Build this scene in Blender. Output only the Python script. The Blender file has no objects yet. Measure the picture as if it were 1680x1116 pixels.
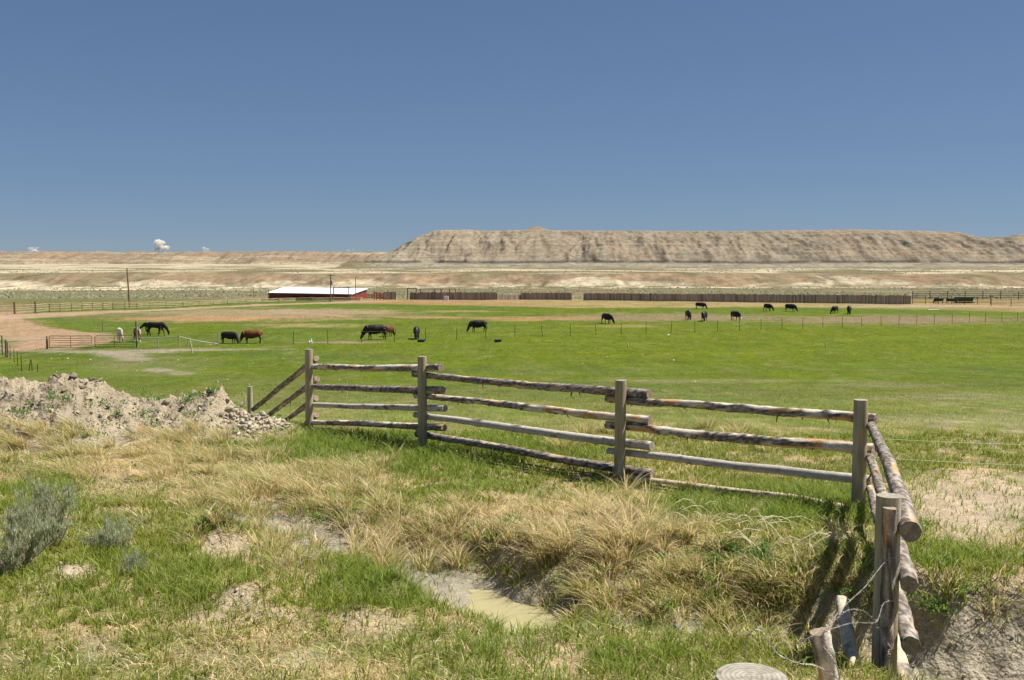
import bpy, math, random
import numpy as np
from mathutils import Vector
random.seed(7)
rng = np.random.default_rng(11)
PI = math.pi
sc = bpy.context.scene
COL = sc.collection
HC = 7.9                     # eye height above the pasture
F = 35 / 36 * 1680
PITCH = math.atan(118 / F)

# ------------------------------------------------------------------ camera, light
cam = bpy.data.cameras.new('camera'); cam.lens = 35; cam.sensor_width = 36
cam.clip_start = 0.1; cam.clip_end = 80000
co = bpy.data.objects.new('camera', cam); COL.objects.link(co)
co.location = (0, 0, HC); co.rotation_euler = (PI / 2 - PITCH, 0, 0)
sc.camera = co
SUN_AZ, SUN_EL = math.radians(80), math.radians(60)
sd = bpy.data.lights.new('sun', 'SUN'); sd.energy = 5.0; sd.angle = math.radians(0.5); sd.color = (1, .94, .83)
so = bpy.data.objects.new('sun', sd); COL.objects.link(so)
v = Vector((math.sin(SUN_AZ) * math.cos(SUN_EL), math.cos(SUN_AZ) * math.cos(SUN_EL), math.sin(SUN_EL)))
so.rotation_euler = v.to_track_quat('Z', 'Y').to_euler(); so.location = (60, 60, 120)
w = bpy.data.worlds.new('World'); sc.world = w; w.use_nodes = True
nt = w.node_tree; nt.nodes.clear()
sky = nt.nodes.new('ShaderNodeTexSky'); sky.sky_type = 'NISHITA'; sky.sun_disc = False
sky.sun_elevation = SUN_EL; sky.sun_rotation = SUN_AZ
sky.altitude = 2500; sky.air_density = 1.0; sky.dust_density = 0.15; sky.ozone_density = 4.0
hs = nt.nodes.new('ShaderNodeHueSaturation'); hs.inputs['Saturation'].default_value = 1.0
bg = nt.nodes.new('ShaderNodeBackground'); bg.inputs['Strength'].default_value = 0.0796
ow = nt.nodes.new('ShaderNodeOutputWorld')
nt.links.new(sky.outputs[0], hs.inputs['Color']); gam = nt.nodes.new('ShaderNodeGamma'); gam.inputs[1].default_value = 0.58
tin = nt.nodes.new('ShaderNodeMix'); tin.data_type = 'RGBA'; tin.blend_type = 'MULTIPLY'; tin.inputs[0].default_value = 1; tin.inputs[7].default_value = (.72, .87, 1.10, 1)
nt.links.new(hs.outputs[0], gam.inputs[0]); nt.links.new(gam.outputs[0], tin.inputs[6]); nt.links.new(tin.outputs[2], bg.inputs[0]); nt.links.new(bg.outputs[0], ow.inputs[0])
sc.view_settings.view_transform = 'Standard'; sc.view_settings.look = 'None'
sc.view_settings.exposure = 0.75; sc.view_settings.gamma = 1
try:
    sc.cycles.max_bounces = 5; sc.cycles.transparent_max_bounces = 64
    sc.cycles.diffuse_bounces = 3
except Exception: pass

# ------------------------------------------------------------------ noise
_perm = np.arange(256); np.random.default_rng(5).shuffle(_perm); _perm = np.concatenate([_perm] * 3)
_ang = np.random.default_rng(6).random(256) * 2 * np.pi
_gx, _gy = np.cos(_ang), np.sin(_ang)
_val = np.random.default_rng(8).random(256) * 2 - 1
def n2(x, y, s=0):
    x = np.asarray(x, float) + s * 17.31; y = np.asarray(y, float) + s * 9.77
    xi = np.floor(x).astype(np.int64); yi = np.floor(y).astype(np.int64)
    xf = x - xi; yf = y - yi
    u = xf * xf * xf * (xf * (xf * 6 - 15) + 10); vv = yf * yf * yf * (yf * (yf * 6 - 15) + 10)
    def g(i, j, dx, dy):
        h = _perm[(_perm[(xi + i) & 255] + (yi + j)) & 255]
        return _gx[h] * dx + _gy[h] * dy
    a = g(0, 0, xf, yf); b = g(1, 0, xf - 1, yf); c = g(0, 1, xf, yf - 1); d = g(1, 1, xf - 1, yf - 1)
    return 1.5 * ((a * (1 - u) + b * u) * (1 - vv) + (c * (1 - u) + d * u) * vv)
def fbm(x, y, o=4, s=0, gain=.5):
    r = 0; a = 1; t = 0
    for k in range(o):
        r = r + a * n2(x * 2 ** k, y * 2 ** k, s + k * 3.7); t += a; a *= gain
    return r / t * 1.3
def ridge(x, y, o=3, s=0, gain=.5):
    r = 0; a = 1; t = 0
    for k in range(o):
        r = r + a * (1 - 2 * np.abs(n2(x * 2 ** k, y * 2 ** k, s + k * 5.1))); t += a; a *= gain
    return r / t
def n3(x, y, z, s=0):
    x = np.asarray(x, float) + s * 3.1; y = np.asarray(y, float) + s * 7.9; z = np.asarray(z, float) + s * 1.7
    xi = np.floor(x).astype(np.int64); yi = np.floor(y).astype(np.int64); zi = np.floor(z).astype(np.int64)
    xf = x - xi; yf = y - yi; zf = z - zi
    xf = xf * xf * (3 - 2 * xf); yf = yf * yf * (3 - 2 * yf); zf = zf * zf * (3 - 2 * zf)
    def g(i, j, k): return _val[_perm[(_perm[(_perm[(xi + i) & 255] + yi + j) & 255] + zi + k) & 255]]
    r = 0
    for i in (0, 1):
        for j in (0, 1):
            for k in (0, 1):
                r = r + g(i, j, k) * (xf if i else 1 - xf) * (yf if j else 1 - yf) * (zf if k else 1 - zf)
    return r
def sst(a, b, x):
    t = np.clip((np.asarray(x, float) - a) / (b - a), 0, 1); return t * t * (3 - 2 * t)
def lerp(a, b, t): return a + (b - a) * t

# ------------------------------------------------------------------ terrain height
DX = [-40, -16, -11.5, -8.2, -5.0, -2.8, -1.07, -.1, .45, 1.6, 2.8, 3.8, 5.2, 8.5, 20]
DY = [27, 20, 18, 16, 13.8, 12.0, 10.55, 9.62, 9.22, 8.7, 8.2, 7.65, 7.3, 7.1, 6.5]
def ditch_s(x, y):
    yl = np.interp(x, DX, DY); sl = (np.interp(x + .5, DX, DY) - np.interp(x - .5, DX, DY))
    return (y - yl) / np.sqrt(1 + sl * sl)
MPX = np.array([-200, 0, 30, 60, 90, 110, 135, 150, 165, 180, 205, 240, 280, 310, 330, 345, 360, 368, 380, 400, 430, 455, 475, 500, 520])
MROW = np.array([612, 604, 607, 612, 605, 604, 606, 612, 618, 630, 638, 641, 637, 635, 632, 629, 624, 640, 652, 662, 667, 677, 690, 715, 730])
MX = (MPX - 840) / F * 20.0; MH = np.clip(3.24 - (MROW - 440) / F * 20.0, 0, 2)
SLY = np.linspace(0, 140, 561)
_k = np.hanning(41); _k /= _k.sum()
SLD = np.convolve(np.pad(np.interp(SLY, [0, 16, 20, 28, 40, 55, 70, 85, 100, 140], [0, 0, .10, .74, 1.86, 3.1, 4.05, 4.53, 4.66, 4.66]), 20, 'edge'), _k, 'valid')
def H_near(x, y):
    dr = np.interp(y, [-60, 0, 3, 6.4, 8, 12, 14, 16, 20, 30], [1.6, 1.65, 2.2, 2.65, 2.78, 2.98, 3.15, 3.2, 3.22, 3.24])
    dr = dr + np.interp(y, SLY, SLD)
    far = sst(100, 40, y)
    dr = dr + .05 * fbm(x * .5, y * .5, 3, 1) * sst(3, 6, y) * np.clip(y / 8, 0, 1) * (.4 + .6 * far) - .10 * fbm(x * .12, y * .12, 2, 2) * sst(20, 40, y)
    # ditch
    s = ditch_s(x, y) + .16 * fbm(x * 1.1, y * 1.1, 3, 3)
    bot = np.interp(x, [-30, -8, -4, -1.5, -.62, -.32, .3, .7, 3, 4, 9], [3.3, 3.2, 3.15, 3.22, 3.32, 3.49, 3.49, 3.32, 3.5, 3.75, 3.75])
    _k0 = np.interp(x, [-2, -.8, .8, 2], [.42, .22, .22, .42]); kf = 1 - sst(_k0, _k0 + np.interp(x, [-6, -2, -.3, .5, 1.2, 3, 4], [.55, .6, .9, 1.1, 1.5, 1.3, .9]), s)
    kn = 1 - sst(.45, np.interp(x, [-6, -2, 0, .9, 1.9, 2.7], [1.0, 1.3, 1.8, 1.5, 1.4, 2.5]), -s)
    k = np.where(s > 0, kf, kn) * np.interp(x, [-12, -4.5, -3], [.35, .45, 1])
    dr = dr + (np.maximum(bot, dr) - dr) * k
    wall = np.where(s > 0, np.exp(-((s - .6) / .35) ** 2), 0)
    dr = dr + .10 * wall * fbm(x * 3, y * 3 , 3, 4) + .035 * k * fbm(x * 5, y * 5, 3, 9)
    # far bank hump of draped tussocks
    dr = dr - .06 * np.exp(-((s - 1.7) / .8) ** 2) * sst(-2, 1, x)
    # small crumbly humps
    for (cx, cy, rx, ry, hh) in HUMPS:
        q = ((x - cx) / rx) ** 2 + ((y - cy) / ry) ** 2
        m = np.exp(-q * 1.2)
        dr = dr - m * hh * (1 + .5 * ridge(x * 4, y * 4, 3, 6))
    # spoil mound
    m = np.interp(x, MX, MH)
    yc = 20 + .25 * fbm(x * .8, 0 * x, 2, 12)
    t = np.where(y < yc, (yc - y) / 2.6, (y - yc) / 2.0)
    pr = np.clip(1 - t, 0, 1); pr = pr ** 1.15
    lump = -.11 * ridge(x * 1.5, y * 1.5, 2, 7) - .10 * ridge(x * 4.2, y * 4.2, 2, 8, .5) - .03 * ridge(x * 13, y * 11, 2, 19)
    dr = dr - m * pr - sst(.05, .4, m * pr) * (lump + .06)
    return HC - dr
HUMPS = []
SKX = (np.array([-1500, 480, 540, 600, 640, 660, 690, 715, 760, 800, 840, 862, 880, 897, 960, 1200, 1400, 1520, 1570, 1600, 1640, 1680, 1760, 2000, 4000]) - 840) / 1637.
SKR = np.array([437, 437, 435, 427, 414, 403, 388, 378.5, 377, 379, 378, 378, 378, 378.5, 379, 380, 377, 379.5, 381, 389, 390, 384, 380, 386, 384.])
def rimfoot(x, y):
    return 3750 + 150 * fbm(x * .0011, 0 * x, 3, 31) - 190 * ridge(x * .0026 + .3 * fbm(x * .003, y * .001, 2, 36), y * .0005, 2, 37)
def hillfoot(x, y):
    return 985 + 70 * fbm(x * .0022, 0 * x + 3, 3, 22) - 62 * ridge(x * .0068 + .25 * fbm(x * .01, y * .004, 2, 24), y * .0012, 2, 25)
def H_far(x, y):
    u = x / y
    z = np.interp(y, [240, 260, 300, 560, 880, 1000], [0, -.15, -.8, -4.7, -9.3, -9.9])
    z = z + .35 * fbm(x * .02, y * .02, 3, 21) * sst(260, 400, y)
    # low tan hills
    fb = hillfoot(x, y)
    cr = fb + 95
    zc = 2.6 + 1.3 * fbm(x * .004, y * .001, 2, 23)
    t = np.clip((y - fb) / (cr - fb), 0, 1)
    g = t ** .85
    hill = lerp(z, zc, g) + (1.9 * ridge(x * .032, y * .006, 2, 29) + 1.0 * ridge(x * .085, y * .012, 2, 27)) * np.sin(PI * np.clip(t, 0, 1)) ** .8
    # small white cones at the foot
    hz = np.maximum(0, fbm(x * .014, y * .014, 3, 26) - .05) * 9 * sst(-1.2, -.3, (y - fb) / 95) * (1 - sst(.1, .6, t))
    z = np.where(y > fb, hill + hz, z + np.maximum(hz, 0) * .5)
    z2 = np.interp(y, [1150, 2000, 2600, 3600, 5200], [2.8, 7.2, 12, 22, 24]) + .9 * fbm(x * .006, y * .006, 3, 28) * sst(1200, 1500, y)
    z = np.where(y > cr, lerp(zc, z2, sst(0, 120, y - cr)), z)
    # far rim
    r0 = rimfoot(x, y)
    tr = np.clip((y - r0) / 420, 0, 1)
    ztr = HC + (26 + 1.5 * fbm(x * .0016, 0 * x, 3, 32)) / 1637 * (r0 + 420)
    zr = z2 + (ztr - z2) * tr ** .9 + (15 * ridge(x * .010 + .4 * fbm(x * .004, y * .002, 2, 33), y * .0016, 2, 34) + 6 * ridge(x * .03, y * .002, 1, 35)) * np.sin(PI * tr) ** .7
    z = np.where(y > r0, zr, z)
    # mesa
    wob = 55 * fbm(x * .0022, 0 * x, 3, 41)
    foot = 1950 + wob
    row = np.interp(u, SKX, SKR)
    row = row + np.interp(u, [-.1, 0], [1.1, .6]) * fbm(x * .012, 0 * x, 3, 42)
    warp = .35 * fbm(x * .006, y * .006, 3, 44)
    f2 = foot + 230 - 105 * ridge(x * .0062 + .5 * warp, y * .0010, 2, 45)
    yc = f2 + 370
    ztop = HC + (440 - row) / 1637 * yc
    tb = np.clip((y - foot) / 140, 0, 1)
    cliff = sst(0, 1, tb) * 9 + 3.0 * ridge(x * .014, y * .010, 3, 43) * sst(0, .4, tb) * (1 - sst(.7, 1.6, (y - foot) / 140))
    T = np.clip((y - f2) / 370, 0, 1)
    gul = ridge(x * .013 + warp, y * .0022 + .5 * warp, 2, 50, .5)
    gul2 = .6 * ridge(x * .026 + warp * 1.2, y * .0035, 1, 46) + .4 * ridge(x * .06 + warp * 2, y * .006, 1, 49)
    prof = lerp(T ** 1.0, np.where(T < .72, T * 1.0, .72 + (T - .72) * 1.0), .5)
    env = np.sin(PI * np.clip(T, 0, 1) ** .9) ** .6
    zm = z2 + 10 * tb * 0 + cliff + (ztop - z2 - 9) * prof + env * (8 * gul + 8 * gul2 + 3 * ridge(x * .12, y * .012, 1, 48))
    zm = np.minimum(zm, np.maximum(ztop, z2)) if True else zm
    # capping ledge step
    step = np.round(zm / 9) * 9
    zm = zm + (step - zm) * .25 * env
    # spur with pointed top
    px0 = .0244 * 2420; dd = np.sqrt(((x - px0) / 1.25) ** 2 + (y - 2420) ** 2)
    th = np.arctan2(x - px0, 2420 - y)
    cone = HC + 69 / 1637 * 2420 - dd * .34 - 6 * (1 - np.exp(-dd / 60)) + (7 * ridge(th * 3.2, dd * .003, 3, 47)) * sst(10, 120, dd)
    tip = HC + 69 / 1637 * 2420 - dd * .45
    zm = np.maximum(zm, np.where(y > foot + 40, np.maximum(cone, tip), -99))
    on = (y > foot) & (ztop > z2 + 2)
    blend = sst(2, 14, ztop - z2)
    z = np.where(on, lerp(z, np.maximum(zm, z), blend), z)
    return z
def H(x, y):
    x = np.asarray(x, float); y = np.asarray(y, float)
    x, y = np.broadcast_arrays(x, y)
    out = np.empty(x.shape)
    m = y < 250
    if m.any(): out[m] = H_near(x[m], y[m])
    if (~m).any(): out[~m] = H_far(x[~m], y[~m])
    return out
def h1(x, y): return float(H(np.array([x]), np.array([y]))[0])
cp, sp = math.cos(PITCH), math.sin(PITCH)
def P(px, py, Y):
    xc = (px - 840) / F; yc = (558 - py) / F
    dy = cp + yc * sp; dz = -sp + yc * cp
    return Vector((xc / dy * Y, Y, HC + dz / dy * Y))
_ys = np.concatenate([np.arange(4, 40, .02), np.arange(40, 300, .25), np.arange(300, 3000, 3)])
def G(px, py):
    xc = (px - 840) / F; yc = (558 - py) / F
    dy = cp + yc * sp; dz = -sp + yc * cp
    ys = _ys[_ys < 100] if py > 600 else (_ys[(_ys > 60) & (_ys < 400)] if py > 485 else _ys[_ys > 200])
    z = HC + dz / dy * ys; hgt = H(xc / dy * ys, ys)
    i = int(np.argmax(hgt >= z))
    Y = float(ys[i])
    return Vector((xc / dy * Y, Y, float(hgt[i])))
def topx(x, y, z):
    dz = z - HC
    f = y * cp - dz * sp; up = y * sp + dz * cp
    return 840 + F * x / f, 558 - F * up / f
for (px, py, rx, ry, hh) in [(360, 893, .34, .32, .22), (118, 940, .3, .25, .07), (405, 985, .3, .28, .13), (600, 1012, .35, .22, .08), (450, 1010, .25, .2, .06), (655, 975, .2, .16, .12)]:
    g = G(px, py); HUMPS.append((g.x, g.y, rx, ry, hh))

# ------------------------------------------------------------------ helpers
def mesh_np(name, V, faces, cols=None, smooth=False):
    """faces: list of int arrays (n,k)"""
    me = bpy.data.meshes.new(name)
    V = np.ascontiguousarray(V, np.float32); me.vertices.add(len(V)); me.vertices.foreach_set('co', V.ravel())
    loops = np.concatenate([f.ravel() for f in faces]).astype(np.int32)
    tot = np.concatenate([np.full(len(f), f.shape[1]) for f in faces]).astype(np.int32)
    st = np.concatenate([[0], np.cumsum(tot)[:-1]]).astype(np.int32)
    me.loops.add(len(loops)); me.loops.foreach_set('vertex_index', loops)
    me.polygons.add(len(tot)); me.polygons.foreach_set('loop_start', st)
    try: me.polygons.foreach_set('loop_total', tot)
    except Exception: pass
    if smooth: me.polygons.foreach_set('use_smooth', np.ones(len(tot), bool))
    if cols is not None:
        a = me.color_attributes.new('Col', 'FLOAT_COLOR', 'POINT')
        c = np.ones((len(V), 4), np.float32); c[:, :3] = cols; a.data.foreach_set('color', c.ravel())
    me.update(calc_edges=True); me.validate()
    return me
def mkobj(name, me, mat=None, parent=None):
    o = bpy.data.objects.new(name, me); COL.objects.link(o)
    if mat is not None:
        me.materials.clear(); me.materials.append(mat)
    if parent: o.parent = parent
    return o
def tag(o, label=None, cat=None, group=None, kind=None):
    if label: o['label'] = label
    if cat: o['category'] = cat
    if group: o['group'] = group
    if kind: o['kind'] = kind
    return o
def empty(name, loc, label, cat, group=None, rz=0):
    o = bpy.data.objects.new(name, None); COL.objects.link(o); o.location = loc; o.rotation_euler = (0, 0, rz)
    return tag(o, label, cat, group)
def mat(name, color=None, rough=.85, vcol=False, noise=None, bump=None, spec=.2, metal=0, trans=0, alpha=None):
    m = bpy.data.materials.new(name); m.use_nodes = True; t = m.node_tree; N = t.nodes; L = t.links
    b = N['Principled BSDF']; b.inputs['Roughness'].default_value = rough
    b.inputs['Specular IOR Level'].default_value = spec; b.inputs['Metallic'].default_value = metal
    if vcol:
        a = N.new('ShaderNodeVertexColor'); a.layer_name = 'Col'; src = a.outputs[0]
    else:
        a = N.new('ShaderNodeRGB'); a.outputs[0].default_value = (*color, 1); src = a.outputs[0]
    tc = N.new('ShaderNodeTexCoord')
    if noise:
        for (scale, amt, stretch) in noise:
            mp = N.new('ShaderNodeMapping'); mp.inputs['Scale'].default_value = stretch
            L.new(tc.outputs['Object'], mp.inputs[0])
            n = N.new('ShaderNodeTexNoise'); n.inputs['Scale'].default_value = scale; n.inputs['Detail'].default_value = 5
            L.new(mp.outputs[0], n.inputs['Vector'])
            r = N.new('ShaderNodeMapRange'); r.inputs[1].default_value = .3; r.inputs[2].default_value = .7
            r.inputs[3].default_value = 1 - amt; r.inputs[4].default_value = 1 + amt
            L.new(n.outputs[0], r.inputs[0])
            mx = N.new('ShaderNodeVectorMath'); mx.operation = 'SCALE'
            L.new(src, mx.inputs[0]); L.new(r.outputs[0], mx.inputs['Scale']); src = mx.outputs[0]
    L.new(src, b.inputs['Base Color'])
    if bump:
        n = N.new('ShaderNodeTexNoise'); n.inputs['Scale'].default_value = bump[0]; n.inputs['Detail'].default_value = 6
        L.new(tc.outputs['Object'], n.inputs['Vector'])
        bp = N.new('ShaderNodeBump'); bp.inputs['Strength'].default_value = bump[1]; bp.inputs['Distance'].default_value = bump[2]
        L.new(n.outputs[0], bp.inputs['Height']); L.new(bp.outputs[0], b.inputs['Normal'])
    if trans:
        tr = N.new('ShaderNodeBsdfTranslucent'); L.new(src, tr.inputs[0])
        ms = N.new('ShaderNodeMixShader'); ms.inputs[0].default_value = trans
        L.new(b.outputs[0], ms.inputs[1]); L.new(tr.outputs[0], ms.inputs[2]); L.new(ms.outputs[0], N['Material Output'].inputs[0])
    if alpha is not None:
        tr = N.new('ShaderNodeBsdfTransparent'); ms = N.new('ShaderNodeMixShader'); ms.inputs[0].default_value = alpha
        L.new(tr.outputs[0], ms.inputs[1]); L.new(b.outputs[0], ms.inputs[2]); L.new(ms.outputs[0], N['Material Output'].inputs[0])
    return m
class MB:
    def __init__(s): s.v = []; s.f = []; s.c = []
    def add(s, V, Fs, c=None):
        o = len(s.v); s.v += [tuple(p) for p in V]; s.f += [tuple(i + o for i in f) for f in Fs]
        s.c += [tuple(c) if c is not None else (1, 1, 1)] * len(V) if (c is None or not hasattr(c[0], '__len__')) else [tuple(q) for q in c]
    def box(s, x0, x1, y0, y1, z0, z1, c=None):
        V = [(x0, y0, z0), (x1, y0, z0), (x1, y1, z0), (x0, y1, z0), (x0, y0, z1), (x1, y0, z1), (x1, y1, z1), (x0, y1, z1)]
        s.add(V, [(3, 2, 1, 0), (4, 5, 6, 7), (0, 1, 5, 4), (1, 2, 6, 5), (2, 3, 7, 6), (3, 0, 4, 7)], c)
    def tube(s, pts, rad, n=8, c=None, sy=1.0, cap=True):
        pts = [Vector(p) for p in pts]
        if not hasattr(rad, '__len__'): rad = [rad] * len(pts)
        V = []; Fs = []
        for i, p in enumerate(pts):
            a = pts[max(0, i - 1)]; b = pts[min(len(pts) - 1, i + 1)]
            d = (b - a).normalized() if (b - a).length > 1e-9 else Vector((0, 0, 1))
            ref = Vector((0, 1, 0)) if abs(d.y) < .9 else Vector((1, 0, 0))
            e1 = d.cross(ref).normalized(); e2 = d.cross(e1).normalized()
            r = rad[i]; ra, rb = (r if hasattr(r, '__len__') else (r, r * sy))
            for k in range(n):
                t = 2 * PI * k / n
                V.append(p + e1 * math.cos(t) * ra + e2 * math.sin(t) * rb)
        for i in range(len(pts) - 1):
            for k in range(n):
                Fs.append((i * n + k, i * n + (k + 1) % n, (i + 1) * n + (k + 1) % n, (i + 1) * n + k))
        if cap:
            Fs.append(tuple(range(n))[::-1]); Fs.append(tuple((len(pts) - 1) * n + k for k in range(n)))
        s.add(V, Fs, c)
    def mesh(s, name, smooth=False):
        me = bpy.data.meshes.new(name); me.from_pydata(s.v, [], s.f)
        a = me.color_attributes.new('Col', 'FLOAT_COLOR', 'POINT')
        a.data.foreach_set('color', np.hstack([np.array(s.c, np.float32), np.ones((len(s.c), 1), np.float32)]).ravel())
        if smooth: me.polygons.foreach_set('use_smooth', np.ones(len(me.polygons), bool))
        me.update(); return me
    def build(s, name, m, parent=None, smooth=False): return mkobj(name, s.mesh(name, smooth), m, parent)

# ------------------------------------------------------------------ terrain mesh
def grid_mesh(name, us, ys, colf, smooth=True):
    U, Yg = np.meshgrid(us, ys)
    X = U * Yg; Z = H(X, Yg)
    V = np.stack([X, Yg, Z], -1).reshape(-1, 3)
    nr, nc = U.shape
    idx = np.arange(nr * nc).reshape(nr, nc)
    q = np.stack([idx[:-1, :-1], idx[:-1, 1:], idx[1:, 1:], idx[1:, :-1]], -1).reshape(-1, 4)
    return mesh_np(name, V, [q], colf(X, Yg, Z).reshape(-1, 3), smooth)
us = np.concatenate([np.linspace(-4, -1, 14)[:-1], np.linspace(-1, -.62, 60)[:-1], np.linspace(-.62, .62, 900), np.linspace(.62, 1, 60)[1:], np.linspace(1, 4, 14)[1:]])
ys1 = np.concatenate([[1.0, 1.5, 2, 2.6, 3.2, 3.8, 4.4, 4.9], np.exp(np.arange(math.log(5.2), math.log(26), .0031)), np.exp(np.arange(math.log(26), math.log(258), .011)), [262.]])
ys2 = np.concatenate([[262.], np.exp(np.arange(math.log(265), math.log(880), .010)), np.exp(np.arange(math.log(880), math.log(1950), .0065)), np.arange(1950, 2860, 4.5), np.exp(np.arange(math.log(2865), math.log(3350), .02)), np.arange(3350, 4700, 11.), np.arange(4700, 9000, 300.)])
C = lambda *a: np.array(a, float)
GREEN = C(.088, .140, .022); GREENY = C(.104, .148, .010); OLIVE = C(.130, .142, .048); STRAW = C(.32, .25, .13)
DIRT = C(.335, .255, .165); ORAN = C(.36, .225, .115); GREYD = C(.31, .27, .205); PALE = C(.38, .335, .26); MUD = C(.17, .155, .12); YEL = C(.35, .27, .125)
def ell(px, py, cx, cy, rx, ry, soft=.35, nz=0):
    q = np.sqrt(((px - cx) / rx) ** 2 + ((py - cy) / ry) ** 2) + nz
    return 1 - sst(1 - soft, 1 + soft, q)
BARE = [(1600, 830, 180, 60, .97), (1500, 790, 60, 14, .6), (360, 893, 62, 30, .9), (118, 938, 42, 18, 1), (400, 985, 45, 30, .9), (440, 1010, 40, 14, .8), (345, 1015, 45, 14, .7), (600, 1020, 75, 26, .75), (830, 1052, 60, 14, .7),
        (880, 1000, 60, 16, .4), (330, 1075, 70, 16, .4), (500, 1085, 40, 20, .4), (60, 960, 40, 14, .5), (160, 1060, 30, 30, .4), (700, 915, 60, 16, .8), (560, 890, 110, 14, .7), (640, 975, 30, 14, .6), (1000, 960, 40, 16, .35), (900, 1075, 60, 14, .4), (1640, 1050, 100, 62, .85), (1560, 1060, 60, 40, .6), (1180, 1000, 60, 20, .4)]
def bare_mask(px, py, nz):
    m = np.zeros_like(px)
    for (a, b, c, d, k) in BARE: m = np.maximum(m, k * ell(px, py, a, b, c * .85, d * .85, .5, nz))
    return m
def mix(c, d, m): return c + (d - c) * m[..., None]
def col_near(X, Y, Z):
    px, py = topx(X, Y, Z); sh = X.shape + (3,)
    c = np.broadcast_to(GREEN, sh).copy()
    a = fbm(X * .05, Y * .05, 3, 51); b = fbm(X * .25, Y * .08, 3, 52); d = fbm(X * 1.5, Y * 1.0, 3, 53); f = fbm(X * .5, Y * .12, 4, 54)
    c = mix(c, GREENY, sst(-.5, .5, a + .3 * b))
    c = mix(c, OLIVE, .7 * sst(0, .6, b + .3 * d) * sst(200, 40, Y))
    # mid-slope pasture, greyer and more olive towards the fence
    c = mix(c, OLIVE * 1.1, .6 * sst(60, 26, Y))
    c = mix(c, STRAW * .85, .38 * sst(.05, .5, f + .4 * d) * sst(70, 22, Y))
    c = mix(c, GREENY * C(1.1, 1.05, 1), .8 * ell(px, py, 1250, 560, 650, 42, .5, .2 * a))
    c = mix(c, STRAW * .8, .2 * sst(.12, .5, fbm(X * .7, Y * .18, 4, 66)) * sst(30, 60, Y))
    c = mix(c, GREEN * .8, .35 * sst(.1, .5, fbm(X * .45, Y * .14, 3, 67)) * sst(30, 60, Y))
    # streaks
    c = c * (1 + .16 * fbm(X * .06, Y * .5, 3, 55)[..., None])
    nz = .5 * fbm(X * .08, Y * .25, 4, 56) + .35 * fbm(X * .45, Y * .8, 3, 68)
    # far dry strip along the board fence
    rs = np.interp(px, [500, 640, 960, 1300, 1500, 1700], [497, 499, 505, 504, 508, 513])
    strip = 1 - sst(-1.2, 1.2, py - rs + 2 * nz)
    strip = strip * sst(520, 620, px + 60 * nz)
    c = mix(c, lerp(YEL, ORAN, sst(1000, 700, px)[..., None]), .85 * strip)
    c = mix(c, OLIVE * 1.1, .55 * strip * sst(-.1, .3, fbm(X * .05, Y * .3, 3, 57)))
    # brown churned band
    for (cx, cy, rx, ry, col, k) in [(1090, 521, 190, 6.5, DIRT * .75, .7), (1470, 525, 190, 7, DIRT * .72, .75), (860, 523, 110, 3, ORAN, .7), (420, 516, 240, 9, DIRT, .65), (330, 523, 160, 4.5, ORAN, .8), (520, 512, 120, 4, DIRT, .6), (500, 534, 90, 2.6, YEL, .6),
                                     (700, 521, 60, 1.5, ORAN, .8), (1030, 535, 60, 2, YEL, .4), (760, 511, 60, 1.2, YEL, .6), (140, 518, 140, 4, OLIVE, .6), (560, 562, 60, 1.6, DIRT, .6), (1560, 503, 200, 2.5, PALE, .5), (1640, 505.5, 90, 2.5, ORAN, .7), (1450, 509, 230, 4, GREEN, .6)]:
        c = mix(c, col, k * ell(px, py, cx, cy, rx, ry, .5, 1.2 * nz))
    # left dirt yard + track
    lim = np.interp(px, [-400, 0, 60, 120, 200, 260], [600, 576, 576, 572, 560, 540]); lu = np.interp(px, [-400, 0, 35, 70, 130, 200], [505, 512, 524, 536, 544, 549])
    yard = sst(-2, 2, py - lu + 5 * nz) * sst(-2, 2, lim - py + 5 * nz) * sst(250, 150, px + 40 * nz)
    yard = np.maximum(yard, ell(px, py, -60, 540, 110, 50, .3, nz))
    c = mix(c, lerp(DIRT, ORAN, .3), .93 * yard)
    c = mix(c, GREEN * 1.1, .7 * ell(px, py, 0, 561, 34, 4, .5, nz) + .0 * yard)
    c = mix(c, OLIVE, .75 * sst(0, .4, fbm(X * .3, Y * .2, 3, 58)) * ell(px, py, 120, 567, 110, 8, .5, nz))
    tr = np.interp(px, [-400, 0, 100, 250, 420, 600, 640], [530, 521, 516, 509, 501, 495, 494])
    c = mix(c, DIRT * 1.1, .9 * (1 - sst(np.interp(px, [0, 250], [5, 1.4]) * .6, np.interp(px, [0, 250], [6, 1.9]), np.abs(py - tr) + 1.5 * nz)) * sst(660, 600, px))
    c = mix(c, OLIVE * C(1.2, 1.05, 1.4), .7 * sst(0, 4, tr - 6 - py) * sst(640, 300, px))
    # grey bare streaks
    for (cx, cy, rx, ry, k) in [(190, 577, 110, 2.4, .7), (200, 583, 40, 3.5, .75), (330, 574, 120, 1.6, .7), (258, 607, 24, 3, .7), (220, 590, 30, 2.5, .6), (295, 612, 18, 2.5, .5), (240, 600, 90, 14, .15), (1150, 625, 200, 3, .25), (1560, 650, 130, 5, .3), (1450, 632, 100, 4, .3), (1560, 690, 140, 10, .25)]:
        c = mix(c, GREYD * 1.05, k * ell(px, py, cx, cy, rx, ry, .5, 1.3 * nz))
    # near ground: litter / soil under the blades
    near = sst(26, 17, Y)
    und = lerp(OLIVE * C(1.2, 1.1, 1.1), STRAW * C(1.15, 1.1, 1.25), sst(-.3, .4, fbm(X * .9, Y * .9, 4, 59))[..., None])
    und = mix(und, GREEN * .9, .7 * sst(0, .5, fbm(X * .4, Y * .4, 3, 60)))
    c = c + (und - c) * near[..., None]
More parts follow.
